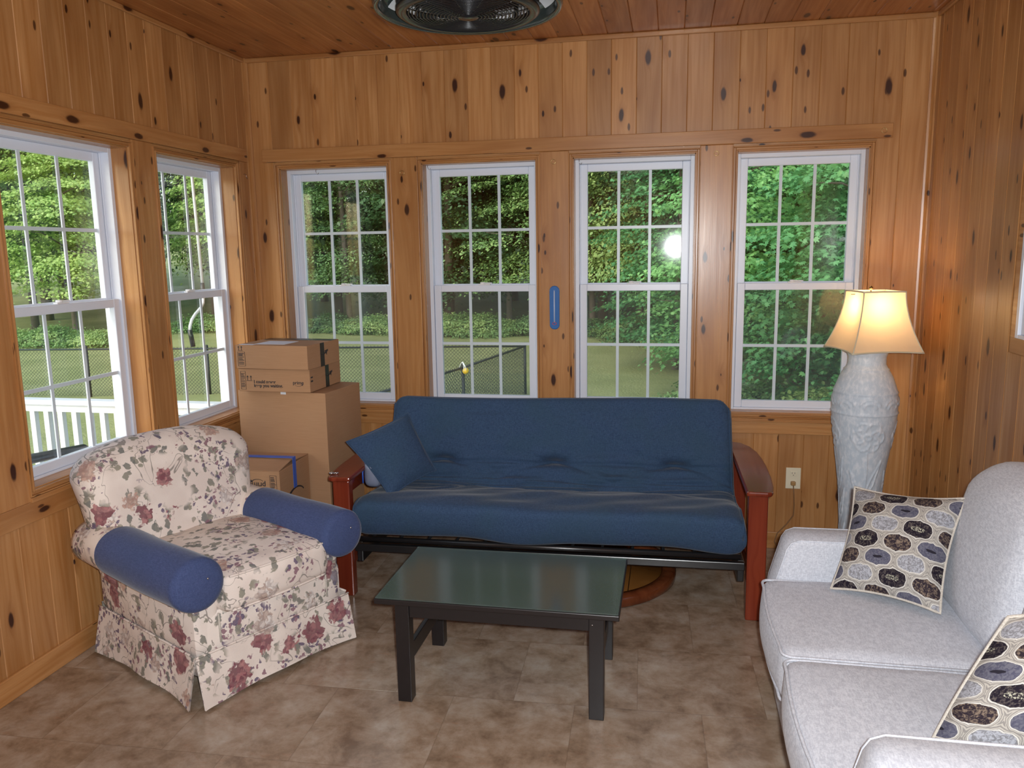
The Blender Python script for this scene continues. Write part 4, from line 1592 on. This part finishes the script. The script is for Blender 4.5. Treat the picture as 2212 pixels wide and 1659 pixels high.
# shade: four bell-curved panels
def shade_mat():
    t = NT('satin_lamp_shade')
    t.n.remove(t.b)
    v = t.coord('Object')
    d = t.new('ShaderNodeBsdfDiffuse'); d.inputs[0].default_value = (.80, .66, .50, 1)
    tl = t.new('ShaderNodeBsdfTranslucent'); tl.inputs[0].default_value = (.97, .80, .56, 1)
    gl = t.new('ShaderNodeBsdfGlossy'); gl.inputs[0].default_value = (.9, .85, .8, 1); gl.inputs['Roughness'].default_value = .32
    m1 = t.new('ShaderNodeMixShader'); m1.inputs[0].default_value = .5
    t.link(d.outputs[0], m1.inputs[1]); t.link(tl.outputs[0], m1.inputs[2])
    m2 = t.new('ShaderNodeMixShader'); m2.inputs[0].default_value = .10
    t.link(m1.outputs[0], m2.inputs[1]); t.link(gl.outputs[0], m2.inputs[2])
    t.link(m2.outputs[0], t.out.inputs[0])
    bp = t.new('ShaderNodeBump'); bp.inputs['Strength'].default_value = .35; bp.inputs['Distance'].default_value = .01
    t.link(t.noise(t.map(v, (30, 30, 5)), 1, 2), bp.inputs['Height'])
    t.link(bp.outputs[0], gl.inputs['Normal']); t.link(bp.outputs[0], d.inputs['Normal'])
    return t.mat


SZ0, SZ1, SB, ST = 1.155, 1.440, .168, .100


def shade_half(v):
    # v 0 bottom .. 1 top; concave bell
    return ST + (SB - ST) * (1 - v) ** 1.75


sh = MB()
rot_s = radians(12)
SHO = Vector((.020, 0, 0))
for k_ in range(4):
    a = rot_s + k_ * pi / 2
    e1 = Vector((cos(a), sin(a), 0)); e2 = Vector((-sin(a), cos(a), 0))
    def pf(u, v):
        h_ = shade_half(v)
        sag = .010 * (1 - (2 * u - 1) ** 2)
        zz = SZ0 + (SZ1 - SZ0) * v + .006 * (1 - (2 * u - 1) ** 2) * (1 - v)
        return e2 * -(h_ - sag) + e1 * (h_ * (2 * u - 1)) + Vector((0, 0, zz)) + SHO
    sh.grid(pf, 20, 24)
shade = sh.build('lamp_shade', shade_mat(), la)
tr_ = MB()
cream = simple('shade_trim', hexc(206, 196, 170), .6)
for k_ in range(4):
    a = rot_s + k_ * pi / 2
    e1 = Vector((cos(a), sin(a), 0)); e2 = Vector((-sin(a), cos(a), 0))
    tr_.tube([e2 * -shade_half(v) + e1 * -shade_half(v) + SHO + Vector((0, 0, SZ0 + (SZ1 - SZ0) * v)) for v in [i / 16 for i in range(17)]], .0032, 6)
    for v, z_ in ((0, SZ0), (1, SZ1)):
        h_ = shade_half(v)
        tr_.tube([e2 * -(h_ - .010 * (1 - u * u)) + e1 * h_ * u + SHO + Vector((0, 0, z_ + (.006 * (1 - u * u) if v == 0 else 0))) for u in [-1 + i / 8 for i in range(17)]], .0042, 6)
tr_.build('shade_trim', cream, shade)
MB().tube([(-.09, 0, 1.425), (.09, 0, 1.425)], .002, 6).tube([(0, -.09, 1.425), (0, .09, 1.425)], .002, 6).tube([(0, 0, 1.38), (0, 0, 1.445)], .003, 6).lathe([(0, 1.445), (.009, 1.447), (.010, 1.455), (.004, 1.464), (0, 1.466)], 12).build('finial_spider', M['brass'], la)
MB().tube([(0, -.001, 1.24), (.04, 0, 1.28), (.045, 0, 1.35), (.02, 0, 1.425)], .0018, 6).tube([(0, 0, 1.24), (-.04, 0, 1.28), (-.045, 0, 1.35), (-.02, 0, 1.425)], .0018, 6).build('harp', M['brass'], la)

# ------------------------------------------------------------------ grey loveseat
lv = thing('grey_loveseat', 'light grey woven loveseat along the right wall', 'sofa', (0, 0, 0))
YA0, YA1, YB1, YB0 = -1.448, -1.602, -2.765, -2.925     # far arm outer/inner, near arm inner/outer


def side_profile(top, fx=2.875):
    # outline of an arm in x-z, front sweeps forwards towards the floor
    P = [(3.64, .045), (2.845, .045), (2.828, .12), (2.822, .25), (2.815, .36), (2.822, .44), (2.838, .50), (2.852, .55), (fx - .012, top - .035), (fx + .002, top - .012), (fx + .03, top), (3.30, top + .004), (3.64, top + .01)]
    return P


def arm_mesh(y0, y1):
    prof_ = side_profile(.625)
    a = MB()
    n_ = len(prof_)
    lo, hi = min(y0, y1), max(y0, y1)
    secs = [(0, .035), (.006, .014), (.022, 0), (.5, -.004), (None, 0), (None, 0), (None, 0)]
    ys = [(lo, .022), (lo + .006, .009), (lo + .02, .0), ((lo + hi) / 2, -.006), (hi - .02, .0), (hi - .006, .009), (hi, .022)]
    V = []
    cx, cz = 3.22, .33
    for y, ins in ys:
        for (x, z) in prof_:
            ddx, ddz = x - cx, z - cz
            L_ = sqrt(ddx * ddx + ddz * ddz)
            V.append((x - ins * ddx / L_ * (1 if x < 3.5 else 0), y, z - (ins * ddz / L_ if z > .1 else 0)))
    F = []
    for j in range(len(ys) - 1):
        for i in range(n_):
            k = (i + 1) % n_
            F.append((j * n_ + i, j * n_ + k, (j + 1) * n_ + k, (j + 1) * n_ + i))
    a.add(V, F, None, True)
    a.add(V[:n_], [tuple(range(n_))[::-1]]); a.add(V[-n_:], [tuple(range(n_))])
    return a


for (y0, y1) in ((YA0, YA1), (YB1, YB0)):
    armo = arm_mesh(y0, y1).build('arm', M['sofa'], lv, merge=True)
    wl = MB()
    for yy, s_ in ((max(y0, y1) - .012, 1), (min(y0, y1) + .012, -1)):
        wl.tube([(x + .004, yy + s_ * .003, z - .004) for x, z in side_profile(.625)[1:]], .004, 6)
    wl.build('arm_welt', M['sofa'], armo)
bs = MB()
bs.roundbox(.82, YA1 - YB1 + .02, .27, .02, (.006, 0, 0), 8, (3.24, (YA1 + YB1) / 2, .19))
bs.build('base', M['sofa'], lv)
MB().roundbox(.10, YA0 - YB0, .86, .03, (.0, 0, .01), 10, (3.632, (YA0 + YB0) / 2, .48)).build('back_frame', M['sofa'], lv)
for x_ in (2.90, 3.58):
    for y_ in (YA0 - .06, YB0 + .06):
        MB().lathe([(0, 0), (.022, 0), (.028, .06), (0, .06)], 16, (x_, y_)).build('foot', M['blackpaint'], lv)
ymid = (YA1 + YB1) / 2
for i, (a, b) in enumerate(((YA1 - .003, ymid + .002), (ymid - .002, YB1 + .003))):
    L_ = a - b
    cu = MB()
    def cf(p, s_=(1 if i == 0 else -1)):
        x, y, z = p
        if x < -.2:
            x2 = x + .012 * (y / (L_ / 2)) ** 2
        else: x2 = x
        return (x2, y, z + .004 * smn(x * 1.2, y * 1.3, i))
    cu.roundbox(.66, L_, .165, .032, (.022, .0, .016), 14, (3.105, (a + b) / 2, .400), cf)
    so = cu.build('seat_cushion', M['sofa'], lv)
    wl = MB()
    hx, hy = .33 - .006, L_ / 2 - .006
    for z_ in (.474, .328):
        pts = []
        r_ = .03
        for (sx, sy, a0) in ((-1, -1, pi), (-1, 1, pi / 2)):
            pass
        # front and both sides
        path = [(hx, -hy)] + [(-hx + r_ - r_ * sin(q), -hy + r_ - r_ * cos(q)) for q in [pi / 2 * k / 5 for k in range(6)]]
        path += [(-hx - .010 * (1 - (yy / hy) ** 2) + .008 * (yy / hy) ** 2, yy) for yy in [-hy + r_ + (2 * hy - 2 * r_) * k / 12 for k in range(1, 12)]]
        path += [(-hx + r_ - r_ * cos(q), hy - r_ + r_ * sin(q)) for q in [pi / 2 * k / 5 for k in range(6)]] + [(hx, hy)]
        wl.tube([(3.105 + px, (a + b) / 2 + py, z_) for px, py in path], .0048, 6)
    wl.build('cushion_welt', M['sofa'], so)
    bc_ = MB()
    def bf(p):
        x, y, z = p
        lean = .10 * (z + .25) / .5
        z2 = z - .05 * (abs(y) / (L_ / 2)) ** 3 * max(0, z) / .25
        return (x + lean, y, z2 + .006 * smn(y * 1.5, z * 2, 5 + i))
    bc_.roundbox(.20, L_ + .0, .50, .085, (.03, .0, .02), 16, (3.435, (a + b) / 2, .715), bf)
    bo = bc_.build('back_cushion', M['sofa'], lv)

pillow('patterned_pillow', 'dark patterned throw pillow in the far corner of the grey loveseat', [(2.995, -1.725, .505), (3.285, -1.905, .520), (3.405, -1.700, .835), (3.105, -1.495, .800)], .17, M['ogee'], M['pipe_l'], pull=.10)
pillow('patterned_pillow', 'dark patterned throw pillow at the photo edge by the near arm', [(3.055, -2.60, .50), (3.42, -2.76, .53), (3.57, -2.60, .88), (3.225, -2.53, .80)], .17, M['ogee'], M['pipe_l'], pull=-.03)

# ------------------------------------------------------------------ outside
GZ = -1.7
gp = MB()
def ground(u, v):
    x = -60 + 120 * u; y = -20 + 120 * v
    z = GZ + .08 * sin(x * .3) * cos(y * .21)
    z += max(0, y - 36) * .10 + max(0, x - 6) * .05
    if -.5 < x < RW + .5 and y < .5: z = GZ
    return (x, y, z)
gp.grid(ground, 60, 60)
tag(gp.build('lawn', M['lawn']), None, None, None, 'structure')
MB().box((-4.5, -7, -.10), (-.19, .25, -.04), 1).build('deck', simple('deck_boards', (.45, .47, .48), .6))
struct(bpy.data.objects['deck'])
MB().box((-.19, -7, GZ), (RW + TH, .15, -.11)).build('trim_foundation', M['siding'])
struct(bpy.data.objects['trim_foundation'])
# exterior face of the jambs is the wall; porch roof edge seen at the top of the near window
ry = .16
ra = thing('deck_railing', 'white deck railing outside the left windows', 'railing', (0, ry, 0))
MB().box((-4.4, -.045, .685), (-.24, .045, .72)).build('top_rail', M['white'], ra, bevel=.006)
MB().box((-4.4, -.02, .635), (-.24, .02, .685)).build('upper_rail', M['white'], ra, bevel=.003)
MB().box((-4.4, -.02, .04), (-.24, .02, .09)).build('lower_rail', M['white'], ra, bevel=.003)
x_ = -.30
while x_ > -4.3:
    MB().box((x_ - .019, -.019, .09), (x_ + .019, .019, .635)).build('baluster', M['white'], ra, bevel=.002)
    x_ -= .108
for x_ in (-4.35, -.26):
    MB().box((x_ - .045, -.045, -.04), (x_ + .045, .045, .685)).build('post', M['white'], ra, bevel=.004)


# chain link fences
def fence(name, label, pts, posts, h=1.2, ztop=-.5):
    t_ = thing(name, label, 'fence', (0, 0, 0))
    for a, b in zip(pts[:-1], pts[1:]):
        A = Vector((a[0], a[1], 0)); B = Vector((b[0], b[1], 0))
        L_ = (B - A).length
        d = (B - A).normalized()
        MB().tube([A + Vector((0, 0, ztop - .04)), B + Vector((0, 0, ztop - .04))], .021, 8).build('top_rail', M['fencewire'], t_)
        wm = MB()
        n_ = int(L_ / .085)
        nrm_ = Vector((-d.y, d.x, 0))
        hh_ = h
        for i in range(-int(hh_ / .085), n_):
            for sg in (1, -1):
                s0 = i * .085; s1 = s0 + hh_
                z0_, z1_ = ztop - h, ztop
                if sg < 0: z0_, z1_ = z1_, z0_
                q0, q1 = max(s0, 0), min(s1, L_)
                if q1 <= q0: continue
                f0 = (q0 - s0) / hh_; f1 = (q1 - s0) / hh_
                P0 = A + d * q0 + Vector((0, 0, z0_ + (z1_ - z0_) * f0)); P1 = A + d * q1 + Vector((0, 0, z0_ + (z1_ - z0_) * f1))
                wm.tube([P0 + nrm_ * .003 * sg, P1 + nrm_ * .003 * sg], .0040, 3, caps=False)
        # twisted barbs along the top
        wm.build('chain_mesh', M['fencewire'], t_)
    for p in posts:
        MB().tube([(p[0], p[1], GZ - .1), (p[0], p[1], ztop + .01)], .032, 10).lathe([(.034, ztop + .01), (.034, ztop + .03), (.02, ztop + .05), (0, ztop + .055)], 12, (p[0], p[1])).build('fence_post', M['fencewire'], t_)
    return t_


fence('chain_link_fence', 'black chain-link fence crossing the lawn with a corner post', [(-14.5, 12.2), (-.9, 13.9), (-1.47, 10.33), (-2.25, 6.8), (-2.6, 5.2)], [(-14.5, 12.2), (-11.55, 12.57), (-8.54, 12.95), (-5.7, 13.3), (-3.2, 13.6), (-.9, 13.9), (-1.47, 10.33), (-2.25, 6.8)])
ba = thing('yellow_ball', 'small yellow ball hanging by white rope from the fence post', 'ball', (-1.40, 10.26, -.59))
MB().lathe([(max(0, .062 * sin(pi * i / 16)), -.062 * cos(pi * i / 16)) for i in range(17)], 24).build('ball_body', M['yellow'], ba)
MB().tube([(.03, -.055, .02), (0, -.03, .10), (-.05, .0, .17), (-.09, .04, .15), (-.13, .02, .06)], .009, 6).tube([(-.02, -.058, 0), (-.02, -.03, .1), (-.06, 0, .175)], .009, 6).build('rope', M['rope'], ba)

# awning with its crank, dark bar on the sill
aw = thing('awning', 'white folded awning above the left windows with a hanging crank', 'awning', (-.19, 0, 0))
MB().box((-.17, -4.0, 2.32), (0, .12, 2.46)).build('cassette', M['white'], aw, bevel=.01)
CX = -.09        # crank hangs a little off the wall
cr = MB()
cr.tube([(CX, -.168, 2.36), (CX, -.139, 1.499)], .0085, 8)
cr.tube([(CX, -.139, 1.42), (CX, -.145, 1.385), (CX, -.17, 1.36), (CX, -.235, 1.325), (CX, -.275, 1.295), (CX, -.297, 1.26), (CX, -.303, 1.235)], .0085, 8)
tag(cr.build('crank_rod', M['white'], aw), 'white bent crank rod')
MB().tube([(CX, -.139, 1.502), (CX, -.139, 1.415)], .012, 10).build('crank_joint', M['darkplastic'], aw)
MB().tube([(CX, -.303, 1.24), (CX, -.292, 1.19), (CX, -.283, 1.141)], .014, 10).build('crank_grip', M['black'], aw)
# folded front bar of the awning dips into view at the far end of the near window
MB().box((-.16, -3.2, 2.10), (-.03, -1.60, 2.14)).box((-.16, -1.66, 2.12), (-.12, -1.60, 2.36)).build('front_bar', M['white'], aw, bevel=.006)
bar = thing('window_guard_bar', 'dark grey bar lying outside along the sill of the left window', 'bar', (-.215, -1.29, .803))
MB().tube([(0, .0, -.02), (0, -.02, -.015), (0, -.33, .015), (0, -.62, .045)], [.012, .020, .022, .022], 12).build('bar_body', M['darkplastic'], bar)
MB().box((-.02, -.60, -.03), (.02, -.56, .03)).box((-.02, -.12, -.05), (.02, -.08, -.01)).build('bracket', M['darkplastic'], bar)

# ------------------------------------------------------------------ trees
def leaf_mesh(name, mat, centers, normals, size, kind, seed):
    """many leaves in one mesh; each leaf its own small face"""
    r = np.random.default_rng(seed)
    N = len(centers)
    if kind == 'maple':
        ang = np.radians([-90, -50, -28, -8, 8, 22, 42, 62, 76, 90, 104, 118, 138, 158, 172, 188, 208, 230])
        rad = np.array([.30, .62, .46, .95, .60, .62, .98, .56, .72, 1.12, .72, .56, .98, .62, .60, .95, .46, .62])
        shp = np.stack([rad * np.cos(ang), rad * np.sin(ang)], 1) * .5
    else:
        shp = np.array([(0, -.5), (.30, -.12), (.24, .2), (0, .5), (-.24, .2), (-.30, -.12)])
    K = len(shp)
    nz = normals / np.linalg.norm(normals, axis=1, keepdims=True)
    h = r.normal(size=(N, 3))
    ax = np.cross(nz, h); ax /= np.linalg.norm(ax, axis=1, keepdims=True)
    ay = np.cross(nz, ax)
    sz = size * r.uniform(.65, 1.25, N)
    P = centers[:, None, :] + (ax[:, None, :] * shp[None, :, 0:1] + ay[:, None, :] * shp[None, :, 1:2]) * sz[:, None, None]
    # droop of the lobes
    P = P - nz[:, None, :] * (np.sum(shp ** 2, 1)[None, :, None] * .5 * sz[:, None, None])
    me = bpy.data.meshes.new(name)
    me.vertices.add(N * K)
    me.vertices.foreach_set('co', P.astype(np.float32).ravel())
    me.loops.add(N * K)
    me.loops.foreach_set('vertex_index', np.arange(N * K, dtype=np.int32))
    me.polygons.add(N)
    me.polygons.foreach_set('loop_start', np.arange(0, N * K, K, dtype=np.int32))
    me.polygons.foreach_set('loop_total', np.full(N, K, dtype=np.int32))
    me.update(calc_edges=True)
    me.materials.append(mat)
    return me


def crown(seed, R, z0, z1, nspray, nleaf, sx, droop=.25, low=1.0):
    r = np.random.default_rng(seed)
    C_ = []; Nn = []
    for i in range(nspray):
        a = r.uniform(0, 2 * pi); hz = r.uniform(0, 1)
        zz = z0 + (z1 - z0) * hz
        prof_ = (sin(pi * min(1, (hz * .85 + .15) )) ** .6) * low
        rr_ = R * prof_ * sqrt(r.uniform(.15, 1))
        c = np.array([rr_ * cos(a), rr_ * sin(a), zz])
        out = np.array([cos(a), sin(a), 0])
        p = r.normal(size=(nleaf, 3)) * np.array([sx, sx, sx * .13])
        p[:, 2] -= droop * (p[:, 0] * out[0] + p[:, 1] * out[1]) + r.uniform(0, .1, nleaf)
        C_.append(c + p)
        n = r.normal(size=(nleaf, 3)) * .38 + np.array([out[0] * .45, out[1] * .45, .9])
        Nn.append(n)
    return np.concatenate(C_), np.concatenate(Nn)


def tree_proto(name, label, group, mat, bark, seed, R, z0, z1, H, nspray, nleaf, sx, size, kind, tr=.16):
    t_ = thing(name, label, 'tree', (0, 0, -30), 0, group)
    c, n = crown(seed, R, z0, z1, nspray, nleaf, sx)
    o = bpy.data.objects.new('foliage', leaf_mesh('foliage', mat, c, n, size, kind, seed))
    COL.objects.link(o); o.parent = t_
    r = random.Random(seed)
    tb = MB()
    bx, by = r.uniform(-.3, .3), r.uniform(-.3, .3)
    tb.tube([(0, 0, -.3), (0, 0, .3), (bx * .3, by * .3, H * .3), (bx * .7, by * .7, H * .65), (bx, by, H)], [tr * 1.3, tr, tr * .85, tr * .6, tr * .2], 9)
    for i in range(9):
        z_ = H * r.uniform(.25, .9); a = r.uniform(0, 2 * pi); l = R * r.uniform(.5, .9)
        f = z_ / H
        tb.tube([(bx * f, by * f, z_), (bx * f + cos(a) * l * .5, by * f + sin(a) * l * .5, z_ + l * .22), (bx * f + cos(a) * l, by * f + sin(a) * l, z_ + l * .25)], [tr * .35, tr * .2, tr * .06], 5)
    tb.build('trunk', bark, t_)
    return t_


protos = []
G_ = 'trees of the wood beyond the lawn'
LB = 'leafy green tree of the wood beyond the lawn'
protos.append(tree_proto('broadleaf_tree', LB, G_, M['leaf_far'], M['bark'], 1, 3.4, 1.7, 11, 12, 95, 330, .68, .135, 'leaf'))
protos.append(tree_proto('broadleaf_tree', LB, G_, M['leaf_far'], M['birch'], 2, 3.0, 2.4, 12, 13, 80, 330, .64, .125, 'leaf', .13))
protos.append(tree_proto('broadleaf_tree', LB, G_, M['leaf_dark'], M['bark'], 3, 3.6, 1.2, 12, 13, 210, 170, .66, .19, 'leaf', .2))
protos.append(tree_proto('broadleaf_tree', 'bright yellow-green tree of the wood edge seen through the left windows', 'bright trees beyond the left windows', M['leaf_bright'], M['bark'], 5, 3.2, 1.9, 10, 11, 120, 230, .62, .17, 'maple', .13))
nearp = [tree_proto('maple_tree', 'maple tree with large drooping leaves close behind the right-hand windows', 'maple trees close to the house', M['leaf_near'], M['bark'], 11, 2.5, .5, 6.5, 7, 170, 90, .40, .145, 'maple', .11),
         tree_proto('maple_tree', 'maple tree with large drooping leaves close behind the right-hand windows', 'maple trees close to the house', M['leaf_near'], M['bark'], 12, 2.2, 1.0, 7.0, 7.5, 150, 90, .38, .135, 'maple', .10)]
bushp = tree_proto('shrub', 'low green shrub at the edge of the lawn', 'shrubs along the lawn edge', M['leaf_far'], M['bark'], 21, 1.3, .05, .75, .6, 60, 110, .3, .10, 'leaf', .03)
bushp['category'] = 'shrub'
used = set()


def place(p, x, y, s, rz, zs=None):
    o = p if p.name not in used else copy_tree(p)
    used.add(p.name)
    g_ = GZ + .08 * sin(x * .3) * cos(y * .21) + max(0, y - 36) * .10 + max(0, x - 6) * .05
    zs = zs or 1
    o.location = (x, y, g_ - .02)
    o.scale = (s, s, s * zs)
    o.rotation_euler = (0, 0, rz)
    return o


R_ = random.Random(5)
# camera sees directions from far left to slightly right; rows of trees
for row, (dist, step_, sc_) in enumerate(((35, 4.3, 1.0), (39.5, 4.3, 1.1), (45, 4.8, 1.3), (52, 6.0, 1.6))):
    ang0, ang1 = -47, 14
    a = ang0
    while a < ang1:
        x = CAM.x + dist * math.tan(radians(a)) if abs(a) < 30 else CAM.x + dist * math.tan(radians(-30)) + (a + 30) * dist * .018
        y = CAM.y + dist - (6 if a < -33 else 0) + R_.uniform(-1.2, 1.2)
        k_ = 3 if (row == 0 and a < -29) else R_.choice([0, 0, 1, 2] if row < 1 else [2, 2, 0, 1] if row < 2 else [2, 2, 2, 0])
        place(protos[k_], x + R_.uniform(-.8, .8), y, sc_ * R_.uniform(.85, 1.12), R_.uniform(0, 6.28), (1.05, 1.6, 1.9, 2.0)[row])
        a += math.degrees(step_ / dist) * (1.0 if abs(a) < 30 else 1.25)
# the wood comes nearer on the right
for x, y, s, k_ in ((1.6, 26.5, .95, 0), (4.2, 22.5, .9, 2), (3.0, 29.5, 1.0, 2), (6.6, 19.5, .9, 0), (7.2, 24, 1.0, 2), (9.5, 20.5, 1.0, 2), (5.2, 26, 1.0, 2), (-.8, 29.5, .9, 0), (10.5, 15.5, .9, 2), (9.2, 26, 1.1, 2)):
    place(protos[k_], x, y, s, R_.uniform(0, 6.28), 1.4)
for x, y, s, k_ in ((5.9, 10.6, .92, 0), (3.9, 13.8, .95, 1), (7.6, 12.5, 1.0, 1), (5.6, 16.5, 1.0, 0), (2.6, 18.6, .95, 1), (8.2, 9.2, 1.0, 0)):
    place(nearp[k_], x, y, s, R_.uniform(0, 6.28))
for i in range(30):
    a = -46 + 56 * i / 29
    d = 32.8
    x = CAM.x + d * math.tan(radians(a)) if abs(a) < 30 else CAM.x + d * math.tan(radians(-30)) + (a + 30) * d * .018
    place(bushp, x + R_.uniform(-.5, .5), CAM.y + d - (5.5 if a < -33 else 0) - (max(0, x + 1) * 1.25) + R_.uniform(-.4, .4), R_.uniform(.7, 1.1), R_.uniform(0, 6.28))
for x, y, s in ((4.2, 11.6, 1.0), (5.2, 10.4, 1.1), (3.6, 13.2, .9), (6.4, 9.0, 1.2), (4.6, 9.6, .8)):
    place(bushp, x, y, s, R_.uniform(0, 6.28))
